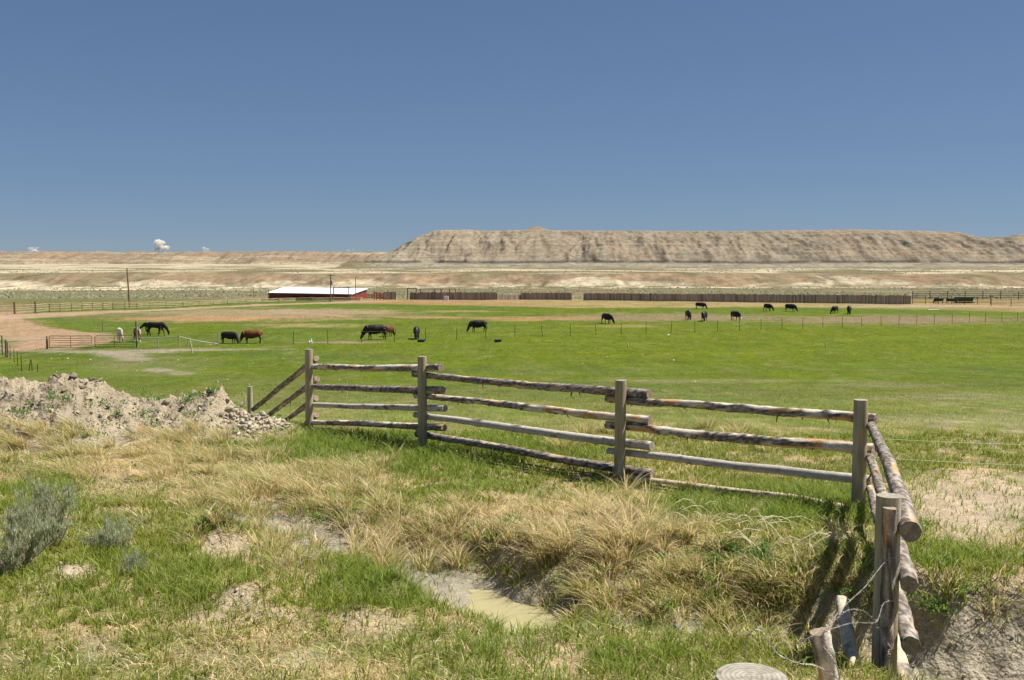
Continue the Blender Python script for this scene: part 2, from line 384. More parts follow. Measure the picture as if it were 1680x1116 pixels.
    c = mix(c, PALE * C(1.05, .95, .88), bare_mask(px, py, .5 * fbm(X * 1.3, Y * 1.3, 4, 61)) * sst(40, 24, Y))
    c = mix(c, PALE * .8, .5 * sst(.15, .45, fbm(X * 1.2, Y * .5, 4, 63)) * sst(1480, 1560, px) * ell(px, py, 1640, 800, 220, 120, .5) * sst(40, 24, Y))
    s = ditch_s(X, Y)
    c = mix(c, MUD * 1.45, near * (np.exp(-((s - .1) / .62) ** 4)) * .95 * sst(-5, -3.2, X))
    c = mix(c, MUD * .75, near * np.exp(-((s - .32) / .22) ** 2) * sst(-.1, .2, fbm(X * 2, Y * 2, 3, 65)) * .8)
    c = mix(c, PALE * .9, near * sst(2.3, 3.2, X) * np.exp(-((s - .6) / .6) ** 4) * .95)
    m = np.interp(X, MX, MH); t = np.where(Y < 20, (20 - Y) / 2.6, (Y - 20) / 2.1)
    mm = sst(.04, .35, m * np.clip(1.12 - t, 0, 1) + .10 * fbm(X * 2, Y * 2, 3, 62))
    c = mix(c, lerp(GREYD, PALE, (.5 + .5 * fbm(X * 1.1, Y * 1.1, 4, 64))[..., None]) * C(.92, .88, .82), mm)
    c = c * (1 + .12 * d[..., None])
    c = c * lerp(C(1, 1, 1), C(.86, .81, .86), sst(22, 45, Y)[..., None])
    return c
SAGE = C(.20, .19, .12); TAN = C(.335, .26, .18); WHITE = C(.50, .465, .375); GREY = C(.215, .20, .165); PINK = C(.325, .255, .185); MESA = C(.34, .285, .21)
def col_far(X, Y, Z):
    U = X / Y; px = U * 1637 + 840; row = 440 - (Z - HC) / Y * 1637; sh = X.shape + (3,)
    c = np.broadcast_to(SAGE, sh).copy()
    a = fbm(X * .012, Y * .006, 4, 71); b = fbm(X * .04, Y * .015, 4, 72); d = fbm(X * .004, Y * .0018, 3, 73)
    c = mix(c, TAN * .9, .55 * sst(-.1, .5, a)); c = mix(c, GREEN * 1.3, .5 * sst(.1, .6, d) * sst(500, 300, Y))
    c = mix(c, WHITE * 1.5, .95 * sst(-.05, .12, b + .5 * a + .1) * sst(520, 640, Y + 60 * a) * sst(650, 480, px + 60 * d))
    c = mix(c, WHITE * 1.4, .9 * sst(.0, .2, b + .3 * a) * sst(740, 800, Y) * sst(1000, 950, Y))
    c = mix(c, GREEN * 1.4, .7 * sst(-.2, .3, a) * ell(px, row, 40, 489, 90, 8, .4))
    fb = hillfoot(X, Y); t = (Y - fb) / 95
    hill = np.maximum(sst(-.05, .1, t), sst(.02, .12, fbm(X * .014, Y * .014, 3, 26) - .05) * sst(-1.2, -.5, t))
    hc = np.broadcast_to(TAN, sh).copy()
    hc = mix(hc, PINK, .6 * sst(-.3, .4, a)); hc = mix(hc, WHITE * 1.2, .9 * sst(-.06, .14, .9 * fbm(X * .008, Y * .004, 3, 74) - (Z + 5.5) * .10 + .12 * fbm(X * .02, Z * .9, 2, 86)))
    hc = mix(hc, SAGE * 1.1, .75 * sst(.1, .45, fbm(X * .02, Y * .007, 4, 75) + .35 * t - .1))
    hc = mix(hc, GREY, .5 * sst(.25, .4, b))
    _r = ridge(X * .032, Y * .006, 2, 29)
    hc = mix(hc, SAGE * .8, .7 * sst(-.1, -.5, _r)); hc = mix(hc, GREY * 1.1, .35 * sst(.0, .4, fbm(X * .01, Z * 1.1, 3, 85)))
    c = c + (hc - c) * hill[..., None]
    top = sst(.95, 1.05, t)
    fl = np.broadcast_to(SAGE * C(1.1, 1.05, 1.1), sh).copy()
    fl = mix(fl, GREEN * 1.3, .45 * sst(0, .3, a) * sst(1500, 1250, Y)); fl = mix(fl, WHITE * 1.25, .85 * sst(-.08, .15, fbm(X * .006, Y * .004, 4, 76) + .25 * sst(.0, -.3, U) * sst(1500, 2500, Y)))
    c = c + (fl - c) * top[..., None]
    # rim
    r0 = rimfoot(X, Y)
    rc = lerp(PINK * C(.95, .97, 1.05), GREY * 1.15, sst(-.2, .5, fbm(X * .006, Z * .05, 3, 77))[..., None])
    rc = mix(rc, GREY * .8, .6 * sst(-.05, -.4, ridge(X * .010 + .4 * fbm(X * .004, Y * .002, 2, 33), Y * .0016, 2, 34)))
    rc = mix(rc, PALE * 1.15, .7 * sst(.1, .4, fbm(X * .003, Z * .09, 3, 78)))
    c = c + (rc - c) * sst(-60, 60, Y - r0)[..., None]
    # mesa
    foot = 1950 + 55 * fbm(X * .0022, 0 * X, 3, 41)
    on = sst(-20, 30, Y - foot) * sst(.4, 1, (Y < 3300) * 1.0) * sst(-.17, -.12, U)
    ns = fbm(X * .008, Y * .008, 4, 79)
    mc = lerp(MESA, PINK, sst(-.3, .5, ns)[..., None])
    strata = fbm(X * .0012, Z * .22 + .3 * ns, 4, 80)
    mc = mix(mc, GREY * 1.05, .55 * sst(.0, .5, strata)); mc = mix(mc, PALE * 1.12, .5 * sst(.1, .5, -strata))
    mc = mix(mc, GREY * .85, .65 * sst(.12, .5, fbm(X * .015, Y * .006 + Z * .03, 4, 81)) * sst(1.02, .6, (Z - 20) / 95))
    mc = mix(mc, TAN * 1.12, .7 * sst(92, 104, Z))
    zz = Z + 1.8 * fbm(X * .004, 0 * X, 3, 82)
    lowb = 1 - sst(19.5, 21.5, zz)
    mc = mix(mc, PALE * C(1.0, 1.03, .98), .8 * lowb)
    _w = .35 * fbm(X * .006, Y * .006, 3, 44); _g = .6 * ridge(X * .026 + _w * 1.2, Y * .0035, 1, 46) + .4 * ridge(X * .06 + _w * 2, Y * .006, 1, 49)
    mc = mix(mc, GREY * .9, .5 * sst(-.1, -.6, _g)); mc = mix(mc, PALE * 1.05, .3 * sst(.5, .9, _g))
    dark = np.exp(-((zz - 20.6) / 3.2) ** 2) * sst(-.45, -.05, fbm(X * .012, Z * .05, 3, 83))
    mc = mix(mc, C(.10, .09, .08), .97 * dark)
    dk2 = np.exp(-((zz - 13.5) / .9) ** 2) * sst(.0, .3, fbm(X * .01, Z * .02 + 5, 3, 84))
    mc = mix(mc, C(.13, .12, .10), .6 * dk2)
    mc = mix(mc, SAGE, .5 * sst(13, 9, Z))
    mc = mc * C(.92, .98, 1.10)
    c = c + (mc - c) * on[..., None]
    return c * C(.66, .615, .54)
M_ground = mat('pasture_ground', vcol=True, rough=.95, spec=.05, noise=[(9, .16, (1, 1, 1)), (55, .22, (1, 1, 1)), (1.3, .14, (1, .45, 1)), (.30, .12, (1, .35, 1)), (4, .16, (1, .25, 1))], bump=(22, .8, .06))
M_hills = mat('badland_soil', vcol=True, rough=.95, spec=.05, noise=[(.12, .24, (1, .4, 2.2)), (.035, .18, (1, .5, 4)), (.5, .15, (1, .5, 1))], bump=(.09, .6, 4))
gm = grid_mesh('ground', us, ys1, col_near)
tag(mkobj('ground', gm, M_ground), 'green pasture and grassy roadside bank with a ditch and a dirt mound', 'ground', kind='structure')
hm = grid_mesh('hills', us[4:-4], ys2, col_far, smooth=True)
tag(mkobj('hills', hm, M_hills), 'tan badland hills and long flat topped mesa behind sagebrush flats', 'hills', kind='structure')
# ground behind the viewpoint
b = MB(); b.box(-60, 60, -60, 1.05, 5.6, HC - 1.9)
tag(b.build('roadside', mat('roadside_gravel', (.3, .26, .2), noise=[(8, .2, (1, 1, 1))])), 'gravel roadside beside the pasture', 'road', kind='structure')

# ------------------------------------------------------------------ water
M_water = mat('muddy_water', (.36, .325, .185), rough=.07, spec=.5, noise=[(1.2, .06, (1, 1, 1))])
xs = np.linspace(-1.6, 1.3, 40); yl = np.interp(xs, DX, DY)
V = [(x, y + o, HC - 3.42) for x, y in zip(xs, yl) for o in (-1.1, .9)]
me = bpy.data.meshes.new('water'); me.from_pydata(V, [], [(2 * i, 2 * i + 2, 2 * i + 3, 2 * i + 1) for i in range(len(xs) - 1)])
tag(mkobj('water', me, M_water), 'muddy pale water pooled in the ditch', 'water', kind='structure')

# ------------------------------------------------------------------ grass
def blades(name, p, az, L, wd, lean, cols, seg=2, droop=.35, face=None):
    n = len(p); face = rng.random(n) * 2 * PI if face is None else face
    sx, sy = -np.sin(face), np.cos(face)
    dx, dy = np.cos(az), np.sin(az)
    Vs = []
    for j in range(seg + 1):
        t = j / seg
        cx = p[:, 0] + dx * lean * t ** 1.7; cy = p[:, 1] + dy * lean * t ** 1.7
        cz = p[:, 2] + L * (t - droop * t * t) - .01 * (j == 0)
        if j < seg:
            ww = wd * (1 - t) ** .5 * .5
            Vs += [np.stack([cx - sx * ww, cy - sy * ww, cz], -1), np.stack([cx + sx * ww, cy + sy * ww, cz], -1)]
        else: Vs.append(np.stack([cx, cy, cz], -1))
    k = 2 * seg + 1
    V = np.stack(Vs, 1).reshape(-1, 3); base = (np.arange(n) * k)[:, None]
    quads = [base + np.array([2 * j, 2 * j + 1, 2 * j + 3, 2 * j + 2]) for j in range(seg - 1)]
    tri = base + np.array([2 * seg - 2, 2 * seg - 1, 2 * seg])
    fs = ([np.concatenate(quads)] if quads else []) + [tri]
    return mesh_np(name, V, fs, np.repeat(cols, k, axis=0))
M_blade = mat('grass_blade', vcol=True, rough=.55, spec=.3, trans=.5)
BG = C(.21, .275, .040); BG2 = C(.34, .365, .065); BD = C(.68, .53, .27); BD2 = C(.82, .71, .46); BB = C(.44, .29, .15)
def cover(n, y0, y1, umin=-.6, umax=.6, power=1.0):
    Y = y0 + (y1 - y0) * rng.random(n) ** power; X = (umin + (umax - umin) * rng.random(n)) * Y
    return X, Y
def veg(X, Y):
    Z = H(X, Y); px, py = topx(X, Y, Z)
    bm = bare_mask(px, py, .5 * fbm(X * 1.3, Y * 1.3, 4, 61)) * sst(40, 24, Y)
    s = ditch_s(X, Y)
    mud = np.exp(-((s + .02) / np.interp(X, [-6, -2.5, -1, 6], [.2, .34, .56, .5])) ** 6) * sst(-4.6, -3.2, X) * np.interp(X, [-3, -1.2, -.8, .55, .8, 2.1, 2.6], [.8, .8, 1, 1, .35, .35, 1])
    mud = np.maximum(mud, .9 * sst(2.3, 3.2, X) * np.exp(-((s - .35) / .5) ** 4))
    m = np.interp(X, MX, MH); t = np.where(Y < 20, (20 - Y) / 2.6, (Y - 20) / 2.1)
    mm = sst(.04, .3, m * np.clip(1.05 - t, 0, 1) + .12 * fbm(X * 2, Y * 2, 3, 62))
    return Z, px, py, np.clip(bm + mud, 0, 1), mm, s
# green + straw turf
nc_ = 42000
Xc, Yc = cover(nc_, 5.4, 24)
kb = rng.integers(5, 17, nc_); ci = np.repeat(np.arange(nc_), kb)
ra_ = rng.random(len(ci)) * 2 * PI; rr_ = np.sqrt(rng.random(len(ci))) * (.02 + .05 * rng.random(nc_)[ci])
X = Xc[ci] + rr_ * np.cos(ra_); Y = Yc[ci] + rr_ * np.sin(ra_); crand = rng.random(nc_)[ci]
Z, px, py, bare, mm, s = veg(X, Y)
dens = 1 - .93 * bare
dens = dens * (1 - mm * .97)
pat = fbm(X * .7, Y * .7, 4, 91)
dens = dens * lerp(.35, 1, sst(-.45, .15, pat + .3 * fbm(X * 3, Y * 3, 2, 92)))
under = np.where(Z < HC - 3.36, 0, 1)
keep = rng.random(len(X)) < dens * under
X, Y, Z, px, py, pat, s, ra_, crand = [q[keep] for q in (X, Y, Z, px, py, pat, s, ra_, crand)]
n = len(X)
lush = np.maximum.reduce([ell(px, py, 640, 745, 300, 42, .4, .2 * pat), ell(px, py, 1290, 835, 210, 34, .4, .2 * pat), .8 * ell(px, py, 900, 1080, 260, 60, .5, .3 * pat), .7 * ell(px, py, 620, 960, 130, 60, .5, .3 * pat), .6 * ell(px, py, 260, 960, 170, 60, .6, .3 * pat), .8 * ell(px, py, 60, 800, 90, 40, .5), .6 * ell(px, py, 1560, 930, 110, 60, .5, .3 * pat)])
dryz = np.maximum.reduce([ell(px, py, 280, 775, 360, 50, .4, .3 * pat), ell(px, py, 900, 870, 230, 60, .4, .3 * pat), ell(px, py, 1120, 960, 260, 70, .5, .3 * pat), .8 * ell(px, py, 560, 880, 180, 40, .5), .5 * ell(px, py, 1300, 950, 120, 90, .5), .5 * ell(px, py, 560, 1080, 400, 60, .6, .5 * pat)])
pd = np.clip(.34 + .12 * sst(940, 1060, py) + .45 * dryz - .26 * lush - .25 * pat, .05, .92)
isd = lerp(rng.random(n), crand, .7) < lerp(.5, pd, 1.25)
r1 = rng.random(n)[:, None]; r2 = rng.random(n)[:, None]
cg = lerp(BG, BG2, r1) * (.6 + .75 * r2); cg = lerp(cg, C(.17, .29, .04), .45 * lush[:, None])
cd = lerp(BD, BD2, r1) * (.6 + .65 * r2); cd = np.where(rng.random(n)[:, None] < .14, BB * (.7 + .6 * r2), cd)
cols = np.where(isd[:, None], cd, cg)
L = (.045 + .12 * rng.random(n) ** 1.5) * (.7 + .6 * crand) * (1 + .9 * lush + .3 * dryz) * np.where(isd, .8, 1)
L = L * lerp(1, .7, ell(px, py, 200, 1080, 900, 70, .4))
lean = L * (.15 + 1.0 * rng.random(n) ** 1.5) * np.where(isd, 1.9, 1)
wd = (.0045 + .0055 * rng.random(n)) * (1 + (Y - 5) * .04)
me = blades('grass', np.stack([X, Y, Z], -1), ra_ + .7 * rng.standard_normal(n), L * np.where(isd, .7, 1), wd, lean, cols, seg=3)
tag(mkobj('grass', me, M_blade), 'short green and straw grass covering the roadside bank', 'grass', kind='stuff')
# pasture grass beyond the fence
X, Y = cover(230000, 20, 80, -.58, .58, 1.4)
Z, px, py, bare, mm, s = veg(X, Y)
pat = fbm(X * .35, Y * .2, 4, 93)
keep = rng.random(len(X)) < (1 - bare) * (1 - mm) * lerp(.4, 1, sst(-.3, .3, pat)) * sst(82, 45, Y)
X, Y, Z, pat = [q[keep] for q in (X, Y, Z, pat)]; n = len(X)
isd = rng.random(n) < np.clip(.22 - .3 * pat, .03, .4) * sst(75, 25, Y)
r1 = rng.random(n)[:, None]
cols = np.where(isd[:, None], lerp(BD, BD2, r1) * .9, lerp(BG, BG2 * 1.05, r1) * C(1.05, 1, 1) * (.85 + .3 * rng.random(n)[:, None]))
me = blades('pasture_grass', np.stack([X, Y, Z], -1), rng.random(n) * 2 * PI, .04 + .05 * rng.random(n), .006 + Y * .00022, .05 * rng.random(n) + .01, cols, seg=1, droop=.2)
tag(mkobj('pasture_grass', me, M_blade), 'short green pasture grass sloping down beyond the fence', 'grass', kind='stuff')
n = 190000; Y = 42 * (240 / 42) ** rng.random(n); X = (rng.random(n) * 1.2 - .6) * Y; Z = H(X, Y); px, py = topx(X, Y, Z)
pat = fbm(X * .25, Y * .12, 4, 95); cN = col_near(X[None], Y[None], Z[None])[0]
keep = (rng.random(n) < sst(-.5, .3, pat) * sst(40, 100, Y)); X, Y, Z, cN, pat = [q[keep] for q in (X, Y, Z, cN, pat)]; n = len(X)
k_ = rng.random(n)[:, None]; cols = cN * (1.2 + 1.05 * k_); cols = np.where(rng.random(n)[:, None] < .10, lerp(cN, BD, .6), cols)
me = blades('pasture_tufts', np.stack([X, Y, Z], -1), rng.random(n) * 2 * PI, (.03 + .09 * rng.random(n) ** 2) * sst(20, 110, Y), .02 + Y * .0006, .05 * rng.random(n) + .03, cols, seg=1, droop=.2)
tag(mkobj('pasture_tufts', me, M_blade), 'low uneven tufts of grazed grass across the far pasture', 'grass', kind='stuff')
# tussocks of long dry grass
cent = []
def tus(px0, px1, py0, py1, n, Lm, R, leanx, leany, k, green=.15):
    for _ in range(int(n * .9)):
        g = G(random.uniform(px0, px1), random.uniform(py0, py1)); cent.append((g.x, g.y, Lm * random.uniform(.7, 1.25), R * random.uniform(.35, .95), leanx, leany, int(k * random.uniform(.6, 1.4)), green))
tus(-80, 330, 700, 790, 60, .34, .22, -.35, -.30, 130, .3)
tus(240, 480, 715, 790, 38, .36, .20, -.25, -.25, 130, .3)
tus(330, 620, 770, 840, 42, .34, .22, -.25, -.30, 150, .35)
tus(560, 760, 810, 880, 26, .26, .20, -.1, -.25, 110, .35)
tus(740, 900, 820, 885, 14, .24, .20, -.05, -.25, 110, .3)
tus(865, 1010, 840, 930, 15, .36, .15, -.35, -.22, 130, .2)
tus(1000, 1150, 830, 950, 14, .36, .12, .05, -.1, 120, .2)
tus(940, 1330, 940, 1010, 24, .30, .2, -.3, -.18, 90, .35)
tus(1150, 1400, 870, 990, 26, .26, .18, -.1, -.15, 80, .5)
tus(380, 660, 735, 830, 26, .46, .12, -.02, -.02, 46, .25)
tus(960, 1160, 800, 900, 16, .50, .10, .0, 0, 50, .15)
tus(880, 1340, 975, 1030, 30, .22, .16, -.15, -.1, 60, .45)
tus(430, 720, 860, 930, 14, .36, .12, .1, .05, 40, .2)
tus(1060, 1240, 820, 870, 7, .25, .15, .1, -.1, 60, .3)
tus(440, 760, 875, 945, 30, .28, .2, .1, .05, 90, .25)
tus(300, 440, 820, 880, 14, .24, .18, .1, 0, 80, .4)
tus(80, 330, 820, 900, 18, .26, .18, -.2, -.1, 80, .5)
tus(900, 1260, 700, 745, 22, .36, .3, 0, 0, 160, .5)
tus(1400, 1680, 930, 1010, 10, .2, .2, 0, -.1, 60, .5)
tus(1180, 1420, 1020, 1100, 10, .22, .2, 0, -.1, 70, .5)
tus(40, 420, 1000, 1090, 9, .12, .15, 0, 0, 60, .6)
ps = []; azs = []; Ls = []; lns = []; gr = []
for (cx, cy, Lm, R, lx, ly, k, green) in cent:
    a = rng.random(k) * 2 * PI; r = R * np.sqrt(rng.random(k))
    x = cx + r * np.cos(a); y = cy + r * np.sin(a) * .8
    LL = Lm * (.45 + .75 * rng.random(k))
    ox = np.cos(a) * r / R * .6 + lx + .22 * rng.standard_normal(k); oy = np.sin(a) * r / R * .6 + ly + .22 * rng.standard_normal(k)
    azs.append(np.arctan2(oy, ox)); lns.append(np.hypot(ox, oy) * LL * 1.5); Ls.append(LL); ps.append(np.stack([x, y, H(x, y)], -1)); gr.append(rng.random(k) < green)
ps = np.concatenate(ps); azs = np.concatenate(azs); Ls = np.concatenate(Ls); lns = np.concatenate(lns); gr = np.concatenate(gr); n = len(ps)
r1 = rng.random(n)[:, None]; r2 = rng.random(n)[:, None]
cols = lerp(BD, BD2, r1) * (.6 + .7 * r2); cols = np.where(rng.random(n)[:, None] < .12, BB * (.8 + .7 * r2), cols)
cols = np.where(gr[:, None], lerp(BG, BG2, r1) * (.8 + .5 * r2), cols)
me = blades('dry_grass', ps, azs, Ls, (.0055 + .006 * rng.random(n)), lns * .85, cols, seg=4, droop=.36)
tag(mkobj('dry_grass', me, M_blade), 'long straw coloured dry grass draped over the ditch banks', 'grass', kind='stuff')
# leafy weeds
ps = []; 
for (px, py, sp_, k) in [(560, 850, 130, 14), (1080, 1000, 10, 1), (725, 930, 20, 4), (1060, 890, 90, 14), (1330, 930, 100, 30), (1540, 1000, 20, 4), (95, 655, 14, 6), (230, 650, 10, 4), (325, 650, 24, 8), (130, 690, 90, 22), (330, 700, 110, 22), (1230, 960, 80, 16), (560, 830, 60, 10), (1250, 900, 160, 24), (20, 690, 60, 12)]:
    for _ in range(k):
        g = G(px + random.gauss(0, sp_), py + random.gauss(0, sp_ * .35)); ps.append((g.x, g.y, g.z))
allp = []; aa = []
for (x, y, z) in ps:
    k = 34; r = .13 * rng.random(k); a = rng.random(k) * 2 * PI
    allp.append(np.stack([x + r * np.cos(a), y + r * np.sin(a), z + .09 * rng.random(k)], -1)); aa.append(a)
allp = np.concatenate(allp); aa = np.concatenate(aa); n = len(allp)
me = blades('weeds', allp, aa, .025 + .03 * rng.random(n), .014 + .012 * rng.random(n), .05 * rng.random(n) + .015, lerp(C(.10, .22, .04), C(.19, .33, .07), rng.random(n)[:, None]), seg=2, droop=.5)
tag(mkobj('weeds', me, M_blade), 'low leafy green weeds growing along the ditch and dirt mound', 'weeds', kind='stuff')
#PART2
# ------------------------------------------------------------------ log rail fence
M_bark = mat('pine_bark', vcol=True, rough=.95, spec=.05, noise=[(60, .25, (1, 1, 1)), (14, .15, (1, 1, 1))], bump=(90, .5, .01))
M_post = mat('treated_post', vcol=True, rough=.9, spec=.08, noise=[(40, .2, (1, 1, .06)), (9, .12, (1, 1, .3))], bump=(60, .35, .006))
def log(name, pts, r0, r1, style, seed, parent, caps=(1, 1), stubs=0, m=None, seg=18, step=.045):
    pts = [np.array(p, float) for p in pts]
    L = [0]
    for a, b_ in zip(pts[:-1], pts[1:]): L.append(L[-1] + np.linalg.norm(b_ - a))
    n = max(4, int(L[-1] / step)); tt = np.linspace(0, L[-1], n + 1)
    A = np.array(pts); c = np.stack([np.interp(tt, L, A[:, i]) for i in range(3)], -1)
    if len(pts) > 2:
        k = np.hanning(15); k /= k.sum()
        for i in range(3):
            pad = np.concatenate([2 * c[0, i] - c[7:0:-1, i], c[:, i], 2 * c[-1, i] - c[-2:-9:-1, i]]) if n > 16 else c[:, i]
            if n > 16: c[:, i] = np.convolve(pad, k, 'valid')
    if style != 'post':
        c[:, 2] += .010 * n2(tt * .9, 0 * tt, seed) * (L[-1] > 1); c[:, 1] += .010 * n2(tt * .9, 0 * tt + 9, seed) * (L[-1] > 1)
    d = np.gradient(c, axis=0); d /= np.linalg.norm(d, axis=1)[:, None]
    ref = np.array([0, 0, 1.]) if abs(d[0, 2]) < .8 else np.array([1., 0, 0])
    e1 = np.cross(d, ref); e1 /= np.linalg.norm(e1, axis=1)[:, None]; e2 = np.cross(e1, d)
    th = np.arange(seg) / seg * 2 * PI
    T, TH = np.meshgrid(tt, th, indexing='ij')
    rb = (r0 + (r1 - r0) * T / L[-1])
    rough = {'bark': .0065, 'mixed': .006, 'smooth': .0018, 'post': .0008, 'pale': .003}[style]
    q = n3(T * 9, np.cos(TH) * 1.6 + 5, np.sin(TH) * 1.6 + 5, seed); q2 = n3(T * 26, np.cos(TH) * 4 + 9, np.sin(TH) * 4 + 9, seed + 3)
    q3 = n3(T * 2.2, np.cos(TH) * 1.1 + 5, np.sin(TH) * 1.1 + 5, seed + 7)
    bark = {'bark': sst(-.75, -.35, q3 + .5 * q), 'mixed': sst(-.10, .12, q3 + .55 * q + .25 * np.sin(TH + 2.6)), 'smooth': sst(.55, .8, q + q3), 'post': 0 * q, 'pale': sst(.35, .5, q3 + .5 * q)}[style]
    # knots
    knots = np.zeros_like(T)
    rs = np.random.default_rng(seed)
    for _ in range(int(L[-1] * 3)):
        a = rs.random() * L[-1]; b_ = rs.random() * 2 * PI
        dd = ((T - a) / .03) ** 2 + ((np.angle(np.exp(1j * (TH - b_)))) * r0 / .025) ** 2
        knots = np.maximum(knots, np.exp(-dd))
    R = rb + rough * (q * .8 + q2 * .9) + bark * .006 + knots * .008 * (style != 'post')
    V = c[:, None, :] + R[..., None] * (np.cos(TH)[..., None] * e1[:, None, :] + np.sin(TH)[..., None] * e2[:, None, :])
    dark = C(.20, .165, .14); darker = C(.10, .08, .068); wood = {'bark': C(.50, .39, .28), 'mixed': C(.62, .55, .46), 'smooth': C(.50, .46, .41), 'post': C(.34, .285, .18), 'pale': C(.58, .47, .34)}[style]
    col = np.broadcast_to(wood, T.shape + (3,)).copy()
    col = mix(col, C(.50, .27, .10), {'bark': .8, 'mixed': .85, 'smooth': 0, 'post': 0, 'pale': .15}[style] * sst(-.1, .25, n3(T * 3.4, np.cos(TH), np.sin(TH), seed + 11) - .25 * np.sin(TH)))
    if style == 'post': col = mix(col, C(.42, .39, .32), .7 * sst(-.3, .5, n3(T * 1.3, np.cos(TH) * 2.2, np.sin(TH) * 2.2, seed)))
    if style == 'smooth': col = mix(col, C(.36, .32, .28), .6 * sst(0, .5, n3(T * 1.2, np.cos(TH) * 2.5, np.sin(TH) * 2.5, seed)))
    bk = dark + (darker - dark) * sst(-.2, .4, q2)[..., None]; bk = mix(bk, C(.40, .37, .33), .8 * sst(-.1, .5, -q2 + .5 * q))
    col = col + (bk - col) * np.asarray(bark)[..., None]
    col = mix(col, darker, .7 * knots * (style != 'post'))
    N = n + 1; V = V.reshape(-1, 3); col = col.reshape(-1, 3)
    idx = np.arange(N * seg).reshape(N, seg); nx = np.roll(idx, -1, 1)
    fs = [np.stack([idx[:-1], nx[:-1], nx[1:], idx[1:]], -1).reshape(-1, 4)]
    # end grain: separate rings so that the end keeps a sharp rim
    ev = []; ec = []; tris = []; quads = []
    for end in (0, 1):
        ring = V[idx[0 if end == 0 else -1]]; cen = ring.mean(0); off = len(V) + len(ev)
        FR = (1.0, .93, .86, .79, .72, .65, .58, .51, .44, .37, .30, .23, .16, .09)
        for fi, fr in enumerate(FR):
            for pi_, p in enumerate(ring):
                cr_ = float(n3(np.array([pi_ * .9]), np.array([fr * 1.2]), np.array([seed * 1.3]), 5)[0]); cr2 = float(n3(np.array([pi_ * 2.3]), np.array([fr * .5]), np.array([seed * 2.1]), 6)[0])
                kk = (1.2 if fi % 2 else .8) * (1 + .25 * cr_) * (.5 if cr2 > .62 else 1); dz = .004 * cr_ * (fr < .95)
                ev.append(cen + (p - cen) * fr * (1 + .03 * cr_ * (fr < .95)) + (d[-1] if end else -d[0]) * dz); ec.append({'post': C(.29, .265, .22), 'smooth': C(.30, .27, .23)}.get(style, C(.29, .23, .17)) * kk)
        ev.append(cen); ec.append(C(.2, .16, .12))
        for k in range(len(FR) - 1):
            for j in range(seg):
                a = off + k * seg + j; b_ = off + k * seg + (j + 1) % seg
                quads.append([a, b_, b_ + seg, a + seg] if end else [b_, a, a + seg, b_ + seg])
        for j in range(seg):
            a = off + (len(FR) - 1) * seg + j; b_ = off + (len(FR) - 1) * seg + (j + 1) % seg; cc = off + len(FR) * seg
            tris.append([a, b_, cc] if end else [b_, a, cc])
    V = np.vstack([V, np.array(ev)]); col = np.vstack([col, np.array(ec)])
    # broken branch stubs
    for _ in range(stubs):
        i = rs.integers(5, N - 5); a = -PI / 2 + rs.normal() * .5
        dirv = math.cos(a) * e1[i] + math.sin(a) * e2[i]; ln = .04 + .11 * rs.random() ** 2
        p0 = c[i] + dirv * r0 * .8; p1 = p0 + dirv * ln * .6 + d[i] * ln * .3 * rs.normal(); p2 = p1 + dirv * ln * .5 + d[i] * ln * .5 * rs.normal()
        off = len(V); w_ = [.014, .009, .003]; vv = []
        for p, wv in zip((p0, p1, p2), w_):
            for k in range(5):
                t_ = k / 5 * 2 * PI; vv.append(p + (math.cos(t_) * d[i] + math.sin(t_) * np.cross(d[i], dirv)) * wv)
        V = np.vstack([V, np.array(vv)]); col = np.vstack([col, np.broadcast_to(C(.14, .09, .06), (15, 3))])
        for k in range(2):
            for j in range(5):
                quads.append([off + k * 5 + j, off + k * 5 + (j + 1) % 5, off + (k + 1) * 5 + (j + 1) % 5, off + (k + 1) * 5 + j])
    fs.append(np.array(quads)); fs.append(np.array(tris))
    me = mesh_np(name, V, fs, col, smooth=True)
    o = mkobj(name, me, m or (M_post if style == 'post' else M_bark), parent)
    return o
D1, D2, D3, D4, D5 = 21.5, 18.0, 14.8, 12.0, 6.7
g1 = P(506, 692, D1)
RF = empty('log_rail_fence', (0, 0, 0), 'log rail fence of barky poles on round posts at the near pasture corner', 'fence')
def post(px, ptop, D, rad, name='post', tilt=(0, 0), style='post', seed=1, parent=RF, deep=.5):
    t = P(px, ptop, D); zb = h1(t.x, t.y) - deep
    return log(name, [(t.x + tilt[0], t.y + tilt[1], zb), (t.x, t.y, t.z)], rad * 1.03, rad, style, seed, parent, seg=22, step=.08)
for k, (px, pt, D) in enumerate([(506.5, 573, D1), (692.5, 585, D2), (1018.5, 624, D3), (1412.5, 656, D4)]):
    post(px, pt, D, .083, seed=20 + k, tilt=(.012 * (k % 2) - .01, 0))
